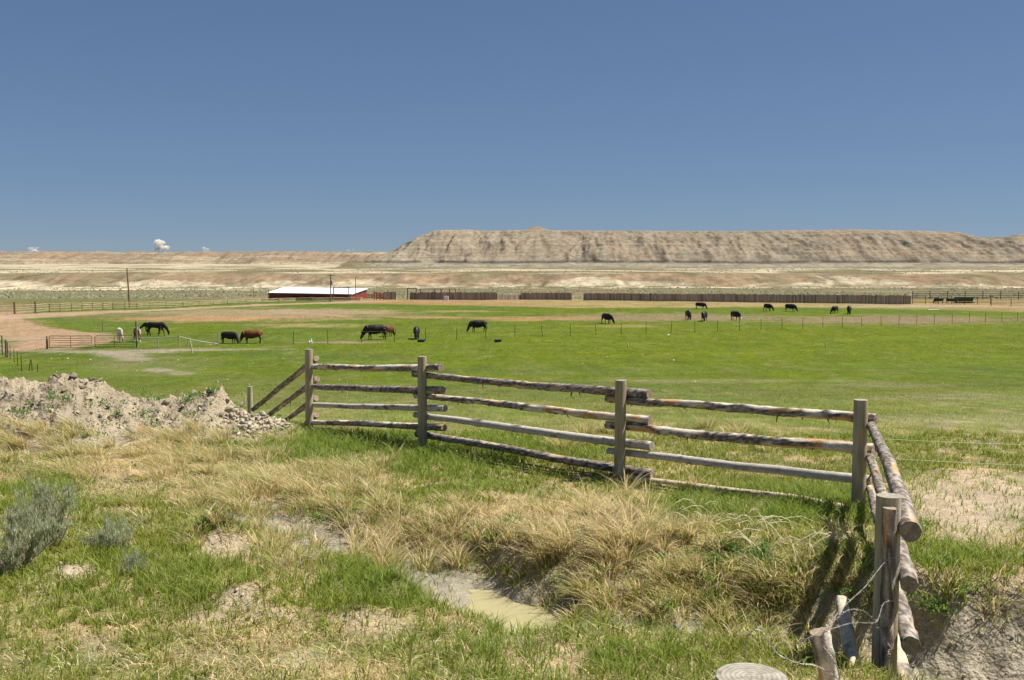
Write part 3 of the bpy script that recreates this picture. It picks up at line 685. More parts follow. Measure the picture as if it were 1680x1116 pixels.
# rails behind the posts: depth of the rail = post depth + .15
def depth_at(px, a, b_):     # depth along a straight line in plan between two post columns
    (pa, da), (pb, db) = a, b_
    ua, ub, u = (pa - 840) / 1637, (pb - 840) / 1637, (px - 840) / 1637
    xa, xb = ua * da, ub * db
    # solve x = u*Y on the segment (xa,da)-(xb,db)
    t = (u * da - xa) / ((xb - xa) - u * (db - da)); return da + t * (db - da)
bays = [((506.5, D1), (692.5, D2)), ((692.5, D2), (1018.5, D3)), ((1018.5, D3), (1412.5, D4))]
rails = [
 (0, [(514, 601.2), (600, 604), (724, 603.2)], .058, .062, 'mixed', 3), (0, [(513, 634.6), (600, 637.5), (727, 641)], .055, .066, 'bark', 3), (0, [(512, 664.5), (620, 668), (730, 670)], .05, .062, 'smooth', 0), (0, [(514, 693), (600, 695), (729, 702)], .052, .06, 'mixed', 1),
 (1, [(678.5, 613.5), (780, 624), (870, 632), (940, 637.6), (1066, 646.8)], .052, .064, 'bark', 4), (1, [(681, 648.2), (800, 660.4), (940, 676.5), (1067, 690.5)], .05, .062, 'mixed', 3), (1, [(681, 681), (800, 696), (940, 715.7), (1070, 732.6)], .055, .068, 'smooth', 0), (1, [(684, 712), (800, 730.7), (940, 757), (1071, 777.6)], .058, .062, 'bark', 2),
 (2, [(996, 654), (1060, 660), (1117, 662), (1261, 673.5), (1438, 687.6)], .05, .062, 'mixed', 9), (2, [(996, 696.4), (1165, 715.5), (1300, 727), (1434, 737)], .058, .066, 'mixed', 2), (2, [(998, 740.3), (1100, 751), (1213, 766), (1432, 787.6)], .05, .062, 'smooth', 0), (2, [(1003, 781), (1146, 799), (1303, 818), (1430, 842)], .055, .05, 'pale', 1)]
for k, (bay, pts, ra, rb_, st, sb) in enumerate(rails):
    a, b_ = bays[bay]; off = .155
    P3 = [P(px, py, depth_at(px, a, b_) + off + (.02 if bay % 2 else 0)) for px, py in pts]
    log('rail', P3, ra, rb_, 'mixed' if (st == 'mixed') else st, 40 + k, RF, stubs=sb)
# side rails towards the camera
for k, (pts, ra, rb_, st) in enumerate([
  ([(1428.5, 697, 12.05), (1440, 722, 10.9), (1455.5, 754, 9.4), (1480, 822, 7.6), (1494.5, 871.6, 6.45)], .046, .064, 'bark'),
  ([(1427, 748, 12.05), (1441, 792, 10.3), (1466, 868, 8.0), (1492.5, 960, 6.45)], .044, .052, 'bark'),
  ([(1427, 800, 12.05), (1440, 850, 10.2), (1466, 950, 8.0), (1494.5, 1060, 6.45)], .040, .056, 'bark'),
  ([(1428, 856, 12.05), (1435, 915, 10.4), (1456, 1010, 8.2), (1495, 1150, 6.45)], .042, .055, 'pale')]):
    log('rail', [P(*p) for p in pts], ra, rb_, st, 70 + k, RF, stubs=2)
post(1458, 813, D5, .082, seed=31, deep=1.0)
o = post(1460.5, 833, D5 - .125, .040, style='bark', seed=33, deep=.9)
# rails that drop away behind the mound
for k, (x0, y0, x1, y1, st) in enumerate([(519, 588, 420, 668, 'bark'), (520.5, 621.5, 445, 678, 'mixed'), (519, 653, 465, 692, 'mixed'), (519, 680, 490, 706, 'bark')]):
    a = P(x0, y0, D1 + .13); b_ = P(x1, y1, D1 + [3.1, 2.3, 1.6, .9][k]); e = a + (b_ - a) * 1.06
    log('rail', [e, a], .05, .062, st, 80 + k, RF, stubs=2)
# electric wire strands tied to the fence
M_wire = mat('galvanised_wire', (.30, .29, .28), rough=.5, spec=.4, metal=.3)
M_wirew = mat('white_wire', (.6, .6, .55), rough=.6)
for (ya, yb, za) in [(719, 726, 0), (750, 762, 0)]:
    b = MB(); a = P(1428, ya, 12.1); e = P(1900, yb + 6, 13.5)
    b.tube([a + (e - a) * t + Vector((0, 0, -.12 * t * (1 - t))) for t in np.linspace(0, 1, 14)], .0016, 5)
    b.build('wire_strand', M_wirew, RF)
# short post, stump post, leaning log, stub post
def log_thing(name, pts, r0, r1, style, seed, label, cat, group=None, stubs=0):
    o = log(name, pts, r0, r1, style, seed, None, stubs=stubs, seg=24, step=.04); return tag(o, label, cat, group)
t = P(1345, 1036, 5.0); log_thing('short_post', [(t.x + .10, t.y - .02, h1(t.x, t.y) - .3), (t.x + .06, t.y, t.z - .25), tuple(t)], .042, .048, 'mixed', 90, 'short leaning bark covered post wrapped in barbed wire at bottom right', 'post')
t = P(1233, 1110, 3.2); log_thing('wooden_post', [(t.x, t.y, h1(t.x, t.y) - .3), tuple(t)], .115, .117, 'post', 91, 'thick weathered grey post seen from above at the bottom edge', 'post')
t = P(1380, 985, 7.1); t2 = P(1392, 1052, 6.7); t2 = t2 + (t2 - t) * .9; log_thing('leaning_log', [tuple(t2), tuple(t)], .052, .045, 'pale', 92, 'pale peeled log stub leaning in the grass beside the corner post', 'log')
t = P(410, 634, 25.0); log_thing('stub_post', [(t.x, t.y, h1(t.x, t.y) - .2), tuple(t)], .068, .066, 'post', 93, 'lone wooden post standing behind the right end of the dirt mound', 'post')
# barbed wire
def bwire(pts, seed, n=60):
    b = MB(); pts = [Vector(p) for p in pts]; rr = random.Random(seed)
    def cr(t):
        k = t * (len(pts) - 1); i = min(int(k), len(pts) - 2); f = k - i
        p0 = pts[max(i - 1, 0)]; p1 = pts[i]; p2 = pts[i + 1]; p3 = pts[min(i + 2, len(pts) - 1)]
        return .5 * ((2 * p1) + (p2 - p0) * f + (2 * p0 - 5 * p1 + 4 * p2 - p3) * f * f + (3 * p1 - p0 - 3 * p2 + p3) * f ** 3)
    c = [cr(i / n) for i in range(n + 1)]
    for s_ in (0, PI):
        b.tube([p + Vector((math.cos(i * .9 + s_), math.sin(i * .9 + s_) * .5, math.sin(i * .9 + s_))) * .0020 for i, p in enumerate(c)], .0014, 5)
    for i in range(4, n - 2, 6):
        p = c[i]
        for _ in range(4):
            q = Vector((rr.uniform(-1, 1), rr.uniform(-1, 1), rr.uniform(-1, 1))).normalized() * .016
            b.tube([p - q * .2, p + q], [.0017, .0008], 4)
    return b
BW = empty('barbed_wire', (0, 0, 0), 'tangled strands of barbed wire looped between corner post and short post', 'barbed wire')
D5f = D5 - .2
for k, pts in enumerate([
   [(1470, 914, D5f), (1452, 922, D5f - .05), (1420, 962, 6.0), (1388, 992, 5.4), (1358, 1028, 5.0), (1350, 1062, 4.92), (1343, 1120, 4.9)],
   [(1462, 1064, D5f), (1448, 1040, D5f), (1425, 1008, 6.1), (1400, 1000, 5.7), (1380, 1008, 5.4), (1362, 1026, 5.0)],
   [(1467, 986, D5f), (1450, 990, D5f - .1), (1442, 1012, 6.2), (1434, 1022, 6.1), (1400, 1022, 5.6), (1365, 1032, 5.05), (1330, 1045, 4.9), (1300, 1060, 4.9)],
   [(1222, 1090, 5.0), (1224, 1050, 5.0), (1236, 1034, 5.0), (1252, 1038, 5.0), (1275, 1072, 4.95), (1310, 1088, 4.9), (1338, 1092, 4.9), (1370, 1110, 4.9), (1385, 1130, 4.9)],
   [(1458, 1066, D5f), (1456, 1080, D5f), (1448, 1100, D5f), (1438, 1125, D5f)],
   [(1350, 1060, 4.93), (1372, 1090, 4.9), (1378, 1120, 4.9)]]):
    bwire([P(*p) for p in pts], k).build('strand', M_wire, BW)

# ------------------------------------------------------------------ clods on the mound
M_clod = mat('dry_clay', vcol=True, rough=.95, spec=.03, noise=[(12, .15, (1, 1, 1)), (50, .15, (1, 1, 1))], bump=(40, .8, .02))
import bmesh
def clod_mesh(seed, sub=3):
    bm = bmesh.new(); bmesh.ops.create_icosphere(bm, subdivisions=sub, radius=1)
    V = np.array([v.co for v in bm.verts]); rs = np.random.default_rng(seed)
    R = np.ones(len(V))
    for _ in range(13):           # facet cuts make blocky clods
        d = rs.normal(size=3); d /= np.linalg.norm(d); k = rs.uniform(.45, .8); pr = V @ d
        R = np.where(pr > k, np.minimum(R, k / np.maximum(pr, 1e-6)), R)
    R = R * (1 + .14 * n3(V[:, 0] * 2.5, V[:, 1] * 2.5, V[:, 2] * 2.5, seed) + .06 * n3(V[:, 0] * 7, V[:, 1] * 7, V[:, 2] * 7, seed))
    V = V * R[:, None] * np.array([1, .8, .65])
    fs = np.array([[v.index for v in f.verts] for f in bm.faces]); bm.free()
    cc = lerp(PALE * .85, GREYD * .9, (.5 + .5 * n3(V[:, 0] * 2, V[:, 1] * 2, V[:, 2] * 2, seed + 4))[:, None])
    return V, fs, cc
protos = []
for k in range(6):
    V, fs, cc = clod_mesh(100 + k, 3 if k < 4 else 2); me = mesh_np('clod', V, [fs], cc, False); me.materials.append(M_clod); protos.append(me)
clods = [(297, 645, .27, 'wide undercut clay clod in the middle of the mound face'), (272, 658, .2, 'rounded clay clod left below the undercut clod'), (357, 625, .25, 'tall upright clay clod at the right end of the mound crest'), (345, 640, .2, 'clay clod just left below the upright clod'),
         (375, 670, .26, 'large clay clod left of the clod pile'), (362, 678, .17, 'small clay clod at left foot of the clod pile'), (395, 676, .24, 'broad clay clod on top of the clod pile'), (410, 668, .15, 'flat clay clod on the crest of the clod pile'), (436, 682, .17, 'rounded clay clod amid the clod pile'), (420, 690, .15, 'angular clay clod low in the clod pile'),
         (450, 692, .14, 'small pale clay clod near the right foot of the pile'), (465, 700, .12, 'rightmost clay clod of the pile'), (398, 700, .13, 'blocky clay clod at the foot of the clod pile'), (340, 600 + 68, .13, 'low clay clod in front of the upright clod'), (120, 614, .17, 'big brownish clay lump on the left mound crest'), (150, 620, .15, 'lumpy clay clod where the left mound crest drops'),
         (90, 614, .15, 'wide clay lump on the left mound crest'), (162, 622, .12, 'small round clay clod standing out at the crest drop'), (20, 612, .15, 'clay lump at the far left end of the crest'), (60, 622, .18, 'clay lump left of centre on the left crest'), (135, 632, .2, 'shadowed clay clod below the brownish lump'), (105, 640, .14, 'small clay clod on the left mound face')]
rr = random.Random(4)
for k, (px, py, s, lb) in enumerate(clods):
    g = G(px, min(py + 3, 700)); o = mkobj('clay_clod', protos[k % 4]); o.location = (g.x, g.y, g.z + s * .02)
    sc_ = s * .62; o.scale = (sc_ * rr.uniform(.9, 1.3), sc_ * rr.uniform(.8, 1.1), sc_ * rr.uniform(.8, 1.2) * (1.9 if k == 2 else 1)); o.rotation_euler = (rr.uniform(-.4, .4), rr.uniform(-.4, .4), rr.uniform(0, 6)); tag(o, lb, 'clod', 'clay clods on the dirt mound')
# loose small clods and pebbles (uncountable)
Vp, Fp, Cp = [], [], []; off = 0
small = [clod_mesh(200 + k, 2) for k in range(5)]
def addsmall(x, y, s, colm=1.0, up=.2):
    global off
    V, fs, cc = small[rr.randrange(5)]; from mathutils import Euler; R = np.array(Euler((rr.gauss(0, .6), rr.gauss(0, .6), rr.uniform(0, 6.3))).to_matrix()); V = V * np.array([rr.uniform(.7, 1.3), rr.uniform(.7, 1.2), rr.uniform(.7, 1.3)])
    Vp.append((V * s) @ R.T + np.array([x, y, h1(x, y) + s * up])); Fp.append(fs + off); Cp.append(cc * colm * rr.uniform(.75, 1.25)); off += len(V)
for _ in range(1500):
    px = rr.uniform(-60, 500); py = rr.uniform(610, 720) if rr.random() < .5 else 690 + rr.gauss(0, 18); g = G(px, py)
    if 17 < g.y < 22: addsmall(g.x, g.y, rr.uniform(.008, .03) * (1 + 1.2 * (rr.random() < .12)), 1.0, .05)
for _ in range(300):
    g = G(rr.gauss(430, 30), rr.gauss(690, 12))
    if 17 < g.y < 22: addsmall(g.x, g.y, rr.uniform(.02, .10), 1.0, .2)
for (cx, cy, sx, sy, n) in [(360, 893, 30, 13, 70), (400, 985, 26, 13, 60), (118, 938, 20, 7, 25), (600, 1015, 50, 12, 60), (440, 1008, 30, 9, 25), (1600, 820, 90, 30, 50), (850, 1050, 50, 12, 20), (800, 955, 60, 20, 120), (1620, 1050, 50, 40, 80)]:
    for _ in range(n):
        g = G(rr.gauss(cx, sx), min(1112, rr.gauss(cy, sy)))
        if g.y < 20: addsmall(g.x, g.y, rr.uniform(.004, .014) * (1 + 1.3 * (rr.random() < .15)), 1.0, .1)
M_crumb = mat('clay_crumbs', vcol=True, rough=.95, spec=.03)
me = mesh_np('loose_clods', np.vstack(Vp), [np.vstack(Fp)], np.vstack(Cp) * 1.25); tag(mkobj('loose_clods', me, M_crumb), 'loose crumbs of dry clay scattered over the mound and bare patches', 'clods', kind='stuff')
Vp, Fp, Cp = [], [], []; off = 0
for _ in range(150):
    px = rr.uniform(40, 1680); py = rr.uniform(566, 660); g = G(px, py)
    addsmall(g.x, g.y, rr.uniform(.04, .09) * g.y / 70, 1.5, .3)
for (px, py, s) in [(111, 590, .2), (99, 583, .1), (148, 591, .15), (84, 589, .1), (1096, 552, .25), (995, 587, .14), (1053, 583, .12), (1105, 592, .12), (1140, 628, .1), (1202, 596, .1)]:
    g = G(px, py); addsmall(g.x, g.y, s, 1.7, .3)
me = mesh_np('pale_stones', np.vstack(Vp), [np.vstack(Fp)], np.vstack(Cp)); tag(mkobj('pale_stones', me, M_crumb), 'small pale stones dotted over the green pasture', 'stones', kind='stuff')

# ------------------------------------------------------------------ sagebrush, twigs, dead weed
M_sage = mat('sagebrush_leaf', vcol=True, rough=.8, spec=.1, trans=.4); M_stem = mat('grey_stem', (.30, .24, .18), rough=.95)
def sagebush(px, py, h, wdt, label, seed, leafk=1.0):
    g = G(px, py); rs = random.Random(seed); t = empty('sagebrush', (0, 0, 0), label, 'shrub', 'sagebrush bushes at the left')
    b = MB(); P_ = []; 
    for _ in range(int(26 * leafk)):
        a = rs.uniform(0, 2 * PI); r = wdt * math.sqrt(rs.random()) * .5; top = Vector((g.x + r * math.cos(a) + .1 * h * math.sin(a * 3), g.y + r * math.sin(a), g.z + h * (1 - (r / wdt) ** 2 * 1.6) * rs.uniform(.45, 1.1)))
        base = Vector((g.x + rs.uniform(-.05, .05), g.y + rs.uniform(-.05, .05), g.z - .05)); mid = base.lerp(top, .5) + Vector((rs.uniform(-.06, .06), rs.uniform(-.06, .06), -.04))
        b.tube([base, mid, top], [.012, .008, .003], 5)
        for _ in range(int(13)):
            q = mid.lerp(top, rs.uniform(-.1, 1)); q2 = q + Vector((rs.gauss(0, .05), rs.gauss(0, .05), rs.uniform(.03, .13)))
            b.tube([q, q2], [.003, .0015], 3); P_.append((q, q2))
    b.build('branches', M_stem, t)
    pp = []; 
    for q, q2 in P_:
        for _ in range(26):
            f = rs.random() ** .6; p = q.lerp(q2, f * 1.1); pp.append((p.x + rs.gauss(0, .013), p.y + rs.gauss(0, .013), p.z + rs.gauss(0, .012)))
    pp = np.array(pp); n = len(pp); r = np.random.default_rng(seed)
    dk = fbm(pp[:, 0] * 3, pp[:, 2] * 3 + pp[:, 1], 3, seed)
    cols = lerp(C(.37, .41, .235), C(.56, .60, .39), r.random(n)[:, None]) * (1 + .3 * dk[:, None])
    me = blades('foliage', pp, r.random(n) * 6.28, .018 + .018 * r.random(n), .005 + .004 * r.random(n), .015 * r.random(n), cols, seg=1, droop=0)
    mkobj('foliage', me, M_sage, t)
sagebush(24, 940, .72, .66, 'large grey green sagebrush at the left edge of the picture', 1, 1.0)
sagebush(78, 900, .72, .62, 'tall upright sagebrush just right of the large one', 2, .9)
sagebush(185, 905, .36, .45, 'small sagebrush growing alone right of the tall one', 3, .4)
sagebush(222, 943, .16, .12, 'tiny sagebrush sprig in the grass', 4, .2)
def twigs(name, base, n, h, spread, label, cat, seed, color, r=.007, forks=3):
    b = MB(); rs = random.Random(seed)
    for _ in range(n):
        d = Vector((rs.gauss(0, spread), rs.gauss(0, spread), 1)).normalized() * h * rs.uniform(.6, 1.1)
        p = Vector(base); pts = [p]
        for k in range(4): p = p + d / 4 + Vector((rs.gauss(0, .02), rs.gauss(0, .02), rs.gauss(0, .01))) * h * 3 * .3; pts.append(p)
        b.tube(pts, [r, r * .85, r * .7, r * .5, r * .25], 5)
        for _ in range(forks):
            q = pts[rs.choice((1, 2, 3))]; e = q + Vector((rs.gauss(0, .6), rs.gauss(0, .6), rs.uniform(.2, .9))) * h * .35; b.tube([q, (q + e) / 2 + Vector((0, 0, .02)), e], [r * .5, r * .35, r * .15], 4)
    return tag(b.build(name, mat(name + '_stem', color, rough=.9, noise=[(30, .2, (1, 1, 1))])), label, cat)
twigs('dead_weed', G(398, 668) + Vector((0, 0, -.03)), 12, .5, .42, 'bleached dead weed with bare branches on the right of the mound', 'dead weed', 5, (.58, .50, .36), .006, 5)
twigs('dead_forb', G(855, 800 + 178) + Vector((-1.35, 0, 0)), 5, .3, .25, 'small dark dead stems at the left edge of the ditch water', 'dead weed', 6, (.25, .17, .12), .004, 2)
g = G(236, 641); b = MB(); b.tube([g, g + Vector((.0, 0, .16)), g + Vector((-.08, 0, .30)), g + Vector((-.13, .02, .36)), g + Vector((-.14, .0, .44))], [.016, .014, .013, .012, .007], 7); b.tube([g + Vector((-.13, .02, .36)), g + Vector((-.18, .02, .40))], [.01, .004], 5)
tag(b.build('crooked_stick', mat('stick_wood', (.26, .17, .10), rough=.95)), 'crooked bare stick stuck upright on the crest of the dirt mound', 'stick')
# long bleached stalks fallen over the bank
b = MB(); rs = random.Random(9)
for (px, py, n) in [(1175, 868, 12), (1230, 872, 10), (1120, 850, 5), (1250, 905, 7), (1330, 900, 6), (1060, 870, 4)]:
    for _ in range(n):
        g = G(px + rs.gauss(0, 28), py + rs.gauss(0, 9)); a = rs.uniform(-.5, .9) if rs.random() < .6 else rs.uniform(2.4, 3.6); L_ = rs.uniform(.25, .75); d = Vector((math.cos(a), math.sin(a) * .4, 0))
        hh = rs.uniform(.08, .22); pts = [g + d * L_ * t_ + Vector((0, 0, hh * math.sin(PI * min(1, t_ * 1.1)) + .02 + rs.gauss(0, .01))) for t_ in (0, .2, .4, .6, .8, 1)]
        b.tube(pts, [.0055, .005, .0045, .004, .003, .002], 4)
tag(b.build('fallen_stalks', mat('bleached_stalk', (.62, .54, .38), rough=.8)), 'bleached fallen weed stalks arching over the ditch bank', 'dry stalks', kind='stuff')

# ------------------------------------------------------------------ animals
def remesh(mb, voxel, it=6):
    me = mb.mesh('tmp'); o = bpy.data.objects.new('tmp', me); COL.objects.link(o)
    m = o.modifiers.new('r', 'REMESH'); m.mode = 'VOXEL'; m.voxel_size = voxel
    s_ = o.modifiers.new('s', 'SMOOTH'); s_.iterations = it; s_.factor = .5
    dg = bpy.context.evaluated_depsgraph_get(); dg.update(); ev = o.evaluated_get(dg); r = bpy.data.meshes.new_from_object(ev)
    bpy.data.objects.remove(o); bpy.data.meshes.remove(me)
    V = np.empty(len(r.vertices) * 3, np.float32); r.vertices.foreach_get('co', V); V = V.reshape(-1, 3)
    r.polygons.foreach_set('use_smooth', np.ones(len(r.polygons), bool))
    return r, V
def setcol(me, cols):
    for a in list(me.color_attributes): me.color_attributes.remove(a)
    a = me.color_attributes.new('Col', 'FLOAT_COLOR', 'POINT'); c = np.ones((len(me.vertices), 4), np.float32); c[:, :3] = cols; a.data.foreach_set('color', c.ravel())
def cow_geo(turn=0., stride=.12, seed=0, belly=1.0):
    b = MB(); n = 14
    T = lambda pts, rad: b.tube(pts, [(q[1], q[0]) if hasattr(q, '__len__') else q for q in rad], n)
    T([(-1.08, 0, 1.12), (-1.0, 0, 1.10), (-.8, 0, 1.05), (-.45, 0, .98), (0, 0, .94 * 1), (.35, 0, .95), (.62, 0, 1.0), (.82, 0, 1.0)],
      [(.12, .14), (.26, .27), (.32, .34), (.34, .40), (.38 * belly, .45), (.33, .44), (.27, .38), (.2, .28)])
    hx, hy = math.cos(turn), math.sin(turn)
    def N(x, z, off=0): return (.75 + (x - .75) * hx - off * hy, (x - .75) * hy + off * hx, z)
    T([N(.70, 1.05), N(.95, .92), N(1.14, .68), N(1.27, .47)], [(.27, .36), (.21, .29), (.165, .22), (.14, .17)])
    T([N(1.20, .55), N(1.32, .36), N(1.42, .18), N(1.46, .08)], [(.15, .17), (.14, .155), (.10, .105), (.09, .075)])
    for s_ in (-1, 1):
        T([N(1.22, .56, .08 * s_), N(1.20, .55, .18 * s_), N(1.19, .50, .26 * s_)], [.05, .06, .02])
        k = stride * s_
        T([(-.86, .16 * s_, 1.0), (-.82 - k * .3, .19 * s_, .78), (-.98 - k * .8, .2 * s_, .50), (-.93 - k, .2 * s_, .28), (-.92 - k, .2 * s_, .10), (-.89 - k, .2 * s_, .0)], [(.19, .25), (.13, .19), (.065, .085), (.05, .055), (.052, .06), (.06, .065)])
        T([(.55, .16 * s_, .86), (.54 + k * .5, .17 * s_, .62), (.55 + k * .8, .17 * s_, .40), (.54 + k, .17 * s_, .2), (.54 + k, .17 * s_, .09), (.57 + k, .17 * s_, .0)], [(.15, .17), (.09, .11), (.06, .07), (.047, .05), (.05, .055), (.06, .065)])
    T([(-1.10, 0, 1.20), (-1.19, 0, 1.05), (-1.20, .02, .75), (-1.19, .03, .45)], [.04, .035, .025, .04])
    T([(.55, 0, .72), (.75, 0, .70), (.95, 0 + .12 * hy, .72)], [.06, .09, .05])
    return b
COWS = []
for k, (tn, stv) in enumerate([(0., .10), (.45, -.12), (-.5, .05)]):
    b = cow_geo(tn, stv, k); me, V = remesh(b, .032, 5); COWS.append((me, V, tn))
def cowcol(V, kind, tn):
    r = fbm(V[:, 0] * 2.3, V[:, 2] * 2.3, 3, 5); base = {'black': C(.014, .012, .012), 'brown': C(.14, .042, .018), 'brindle': C(.022, .016, .012)}[kind.split('+')[0]]
    c = np.broadcast_to(base, V.shape).copy() * (1 + .3 * r[:, None])
    if kind.startswith('brindle') or kind.startswith('black'):
        c = mix(c, C(.07, .035, .018), (.85 if kind.startswith('brindle') else .25) * sst(1.1, 1.32, V[:, 2]) * sst(-.3, .4, r))
    if kind.startswith('brown'): c = mix(c, C(.03, .012, .008), .7 * sst(.75, .45, V[:, 2]) + .25 * sst(.1, .5, r))
    hx, hy = math.cos(tn), math.sin(tn); al = (V[:, 0] - .75) * hx + V[:, 1] * hy
    if 'face' in kind: c = mix(c, C(.62, .55, .46), sst(.42, .50, al) * sst(.7, .55, V[:, 2]))
    if 'belly' in kind: c = mix(c, C(.6, .52, .40), sst(.70, .60, V[:, 2]) * sst(.65, .45, np.abs(V[:, 0] + .1)))
    if 'leg' in kind: c = mix(c, C(.5, .42, .32), sst(.28, .18, V[:, 2]) * (V[:, 0] < 0))
    return c
M_hide = mat('animal_hide', vcol=True, rough=.5, spec=.28, noise=[(9, .3, (1, 1, 1))])
def cow(px, py, yaw, kind, label, variant=0, s=1.0, flip=False):
    g = G(px, py); me0, V, tn = COWS[variant]; me = me0.copy(); setcol(me, cowcol(V, kind, tn))
    o = mkobj('cow', me, M_hide); o.location = (g.x, g.y, g.z - .02); o.rotation_euler = (0, 0, math.radians(yaw)); o.scale = (s * .97, s * 1.1, s * 1.08)
    return tag(o, label, 'cow', 'cattle grazing the pasture')
cow(377, 564, -12, 'black', 'black cow grazing nose to nose with a white faced red cow', 2, .86)
cow(413, 563.5, 188, 'brown+face', 'dark red cow with a white face grazing near the pipe rail end', 2, .96)
cow(616, 557.5, 186, 'brindle', 'heavy black cow with brown back grazing in front of an orange calf', 0, 1.14)
cow(637, 552, 62, 'brown+leg', 'orange brown cow mostly hidden behind the heavy black cow', 0, .86)
cow(683.5, 557, -86, 'black', 'black cow facing the camera beside a dark tub', 0, .98)
cow(784, 545, 178, 'black', 'black cow grazing leftward, alone in mid pasture', 1, 1.0)
cow(996, 531.5, -62, 'black', 'black cow grazing toward the right, right of mid pasture', 1, 1.02)
cow(1129.5, 525, -88, 'black', 'black cow seen end on, left of the close pair', 0, 1.0)
cow(1155, 527, -112, 'black', 'black cow seen end on, right of the close pair', 1, 1.0)
cow(1207, 526, -66, 'black+face', 'black cow with a white face grazing by the wire fence', 0, .96)
cow(1149.5, 507.5, -26, 'black+belly', 'black cow with a pale belly nearest the board fence', 0, .92)
cow(1260, 510.5, -64, 'black', 'black cow grazing left of another on the dry strip', 1, .92)
cow(1297, 511.5, -40, 'black', 'black cow grazing right of another on the dry strip', 0, .96)
cow(1369.5, 514.5, 232, 'black', 'black cow turned away left in the rightmost pair', 2, .9)
cow(1393, 515.5, -106, 'black', 'rightmost black cow in the pasture, facing the camera', 0, .98)
cow(1540, 498.5, 175, 'black', 'dark cow inside the corral left of the green feeder', 1, .95)
cow(1560, 498.5, 5, 'black', 'dark cow inside the corral touching the green feeder', 0, .95)
def horse_geo(turn=0., head=0., stride=.1):
    b = MB(); n = 14; T = lambda pts, rad: b.tube(pts, [(q[1], q[0]) if hasattr(q, '__len__') else q for q in rad], n)
    T([(-.98, 0, 1.20), (-.88, 0, 1.20), (-.68, 0, 1.20), (-.35, 0, 1.16), (0, 0, 1.12), (.3, 0, 1.13), (.52, 0, 1.17), (.68, 0, 1.16)],
      [(.08, .12), (.20, .24), (.27, .30), (.26, .29), (.28, .31), (.25, .31), (.21, .30), (.15, .22)])
    hx, hy = math.cos(turn), math.sin(turn)
    def N(x, z, off=0): return (.6 + (x - .6) * hx - off * hy, (x - .6) * hy + off * hx, z)
    if head == 0:
        T([N(.52, 1.22), N(.78, 1.13), N(1.02, .88), N(1.20, .62)], [(.16, .27), (.12, .22), (.09, .165), (.08, .12)])
        T([N(1.17, .68), N(1.27, .46), N(1.30, .25), N(1.30, .10)], [(.085, .11), (.085, .13), (.06, .08), (.055, .055)]); pe = (1.15, .72)
    else:
        T([N(.52, 1.22), N(.80, 1.22), N(1.05, 1.12), N(1.25, 1.02)], [(.16, .27), (.12, .22), (.09, .165), (.08, .12)])
        T([N(1.20, 1.08), N(1.36, .90), N(1.46, .72), N(1.49, .62)], [(.085, .11), (.085, .13), (.06, .08), (.055, .055)]); pe = (1.22, 1.12)
    for s_ in (-1, 1):
        T([N(pe[0], pe[1] + .03, .05 * s_), N(pe[0] + .0, pe[1] + .15, .07 * s_)], [.035, .012])
        k = stride * s_
        T([(-.78, .13 * s_, 1.12), (-.72 - k * .3, .15 * s_, .88), (-.90 - k * .8, .15 * s_, .58), (-.84 - k, .15 * s_, .32), (-.83 - k, .15 * s_, .12), (-.79 - k, .15 * s_, .0)], [(.16, .24), (.11, .17), (.06, .085), (.042, .05), (.045, .055), (.062, .07)])
        T([(.48, .13 * s_, 1.0), (.49 + k * .5, .14 * s_, .78), (.50 + k, .14 * s_, .48), (.49 + k * 1.3, .14 * s_, .26), (.49 + k * 1.35, .14 * s_, .11), (.53 + k * 1.4, .14 * s_, .0)], [(.12, .16), (.08, .10), (.055, .06), (.04, .045), (.045, .05), (.06, .065)])
    me, V = remesh(b, .03, 4)
    t = MB(); t.tube([(-1.0, 0, 1.34), (-1.10, 0, 1.22), (-1.13, 0, .85), (-1.10, .02, .42)], [.04, .07, .075, .03], 9)
    m = MB()
    pts = [(.55, 1.47), (.78, 1.37), (1.02, 1.08), (1.2, .78)] if head == 0 else [(.55, 1.47), (.8, 1.46), (1.05, 1.32), (1.22, .9)]
    m.tube([N(x, z - .05, .03) for x, z in pts], [(.10, .05), (.12, .06), (.11, .05), (.08, .04)], 9)
    return me, V, t, m
M_hair = {'black': mat('black_hair', (.012, .011, .011), rough=.5), 'white': mat('pale_hair', (.50, .45, .36), rough=.7), 'red': mat('chestnut_hair', (.16, .06, .025), rough=.7)}
def horse(px, py, yaw, kind, label, turn=0, head=0, stride=.1, s=1.0):
    g = G(px, py); me, V, t, m = horse_geo(turn, head, stride)
    r = fbm(V[:, 0] * 1.4 + 2, V[:, 2] * 1.4 + V[:, 1], 2, 15)
    if kind == 'black': c = np.broadcast_to(C(.012, .011, .012), V.shape).copy()
    elif kind == 'white': c = mix(np.broadcast_to(C(.60, .55, .45), V.shape).copy(), C(.22, .17, .13), .8 * np.maximum(sst(.6, .35, V[:, 2]) , .5 * sst(.1, .4, r)))
    else:
        c = np.broadcast_to(C(.62, .57, .50), V.shape).copy(); c = mix(c, C(.20, .065, .025), np.maximum.reduce([sst(.02, .1, -V[:, 1] + .25 * r), sst(.85, .75, V[:, 2]) * (V[:, 2] > .3)]))
    setcol(me, c); o = mkobj('horse', me, M_hide); o.location = (g.x, g.y, g.z - .02); o.rotation_euler = (0, 0, math.radians(yaw)); o.scale = (s, s, s)
    hk = {'black': 'black', 'white': 'white', 'paint': 'red'}[kind]
    t.build('tail', M_hair[hk], o, True); m.build('mane', M_hair[hk], o, True)
    return tag(o, label, 'horse', 'horses grazing behind the gates')
horse(257, 551.5, -4, 'black', 'black horse grazing side on with its head lowered to the right', 0, 0, .2, 1.12)
horse(250, 548.5, 205, 'black', 'dark horse behind the side on black horse, head toward the left', -.3, 1, .05, .95)
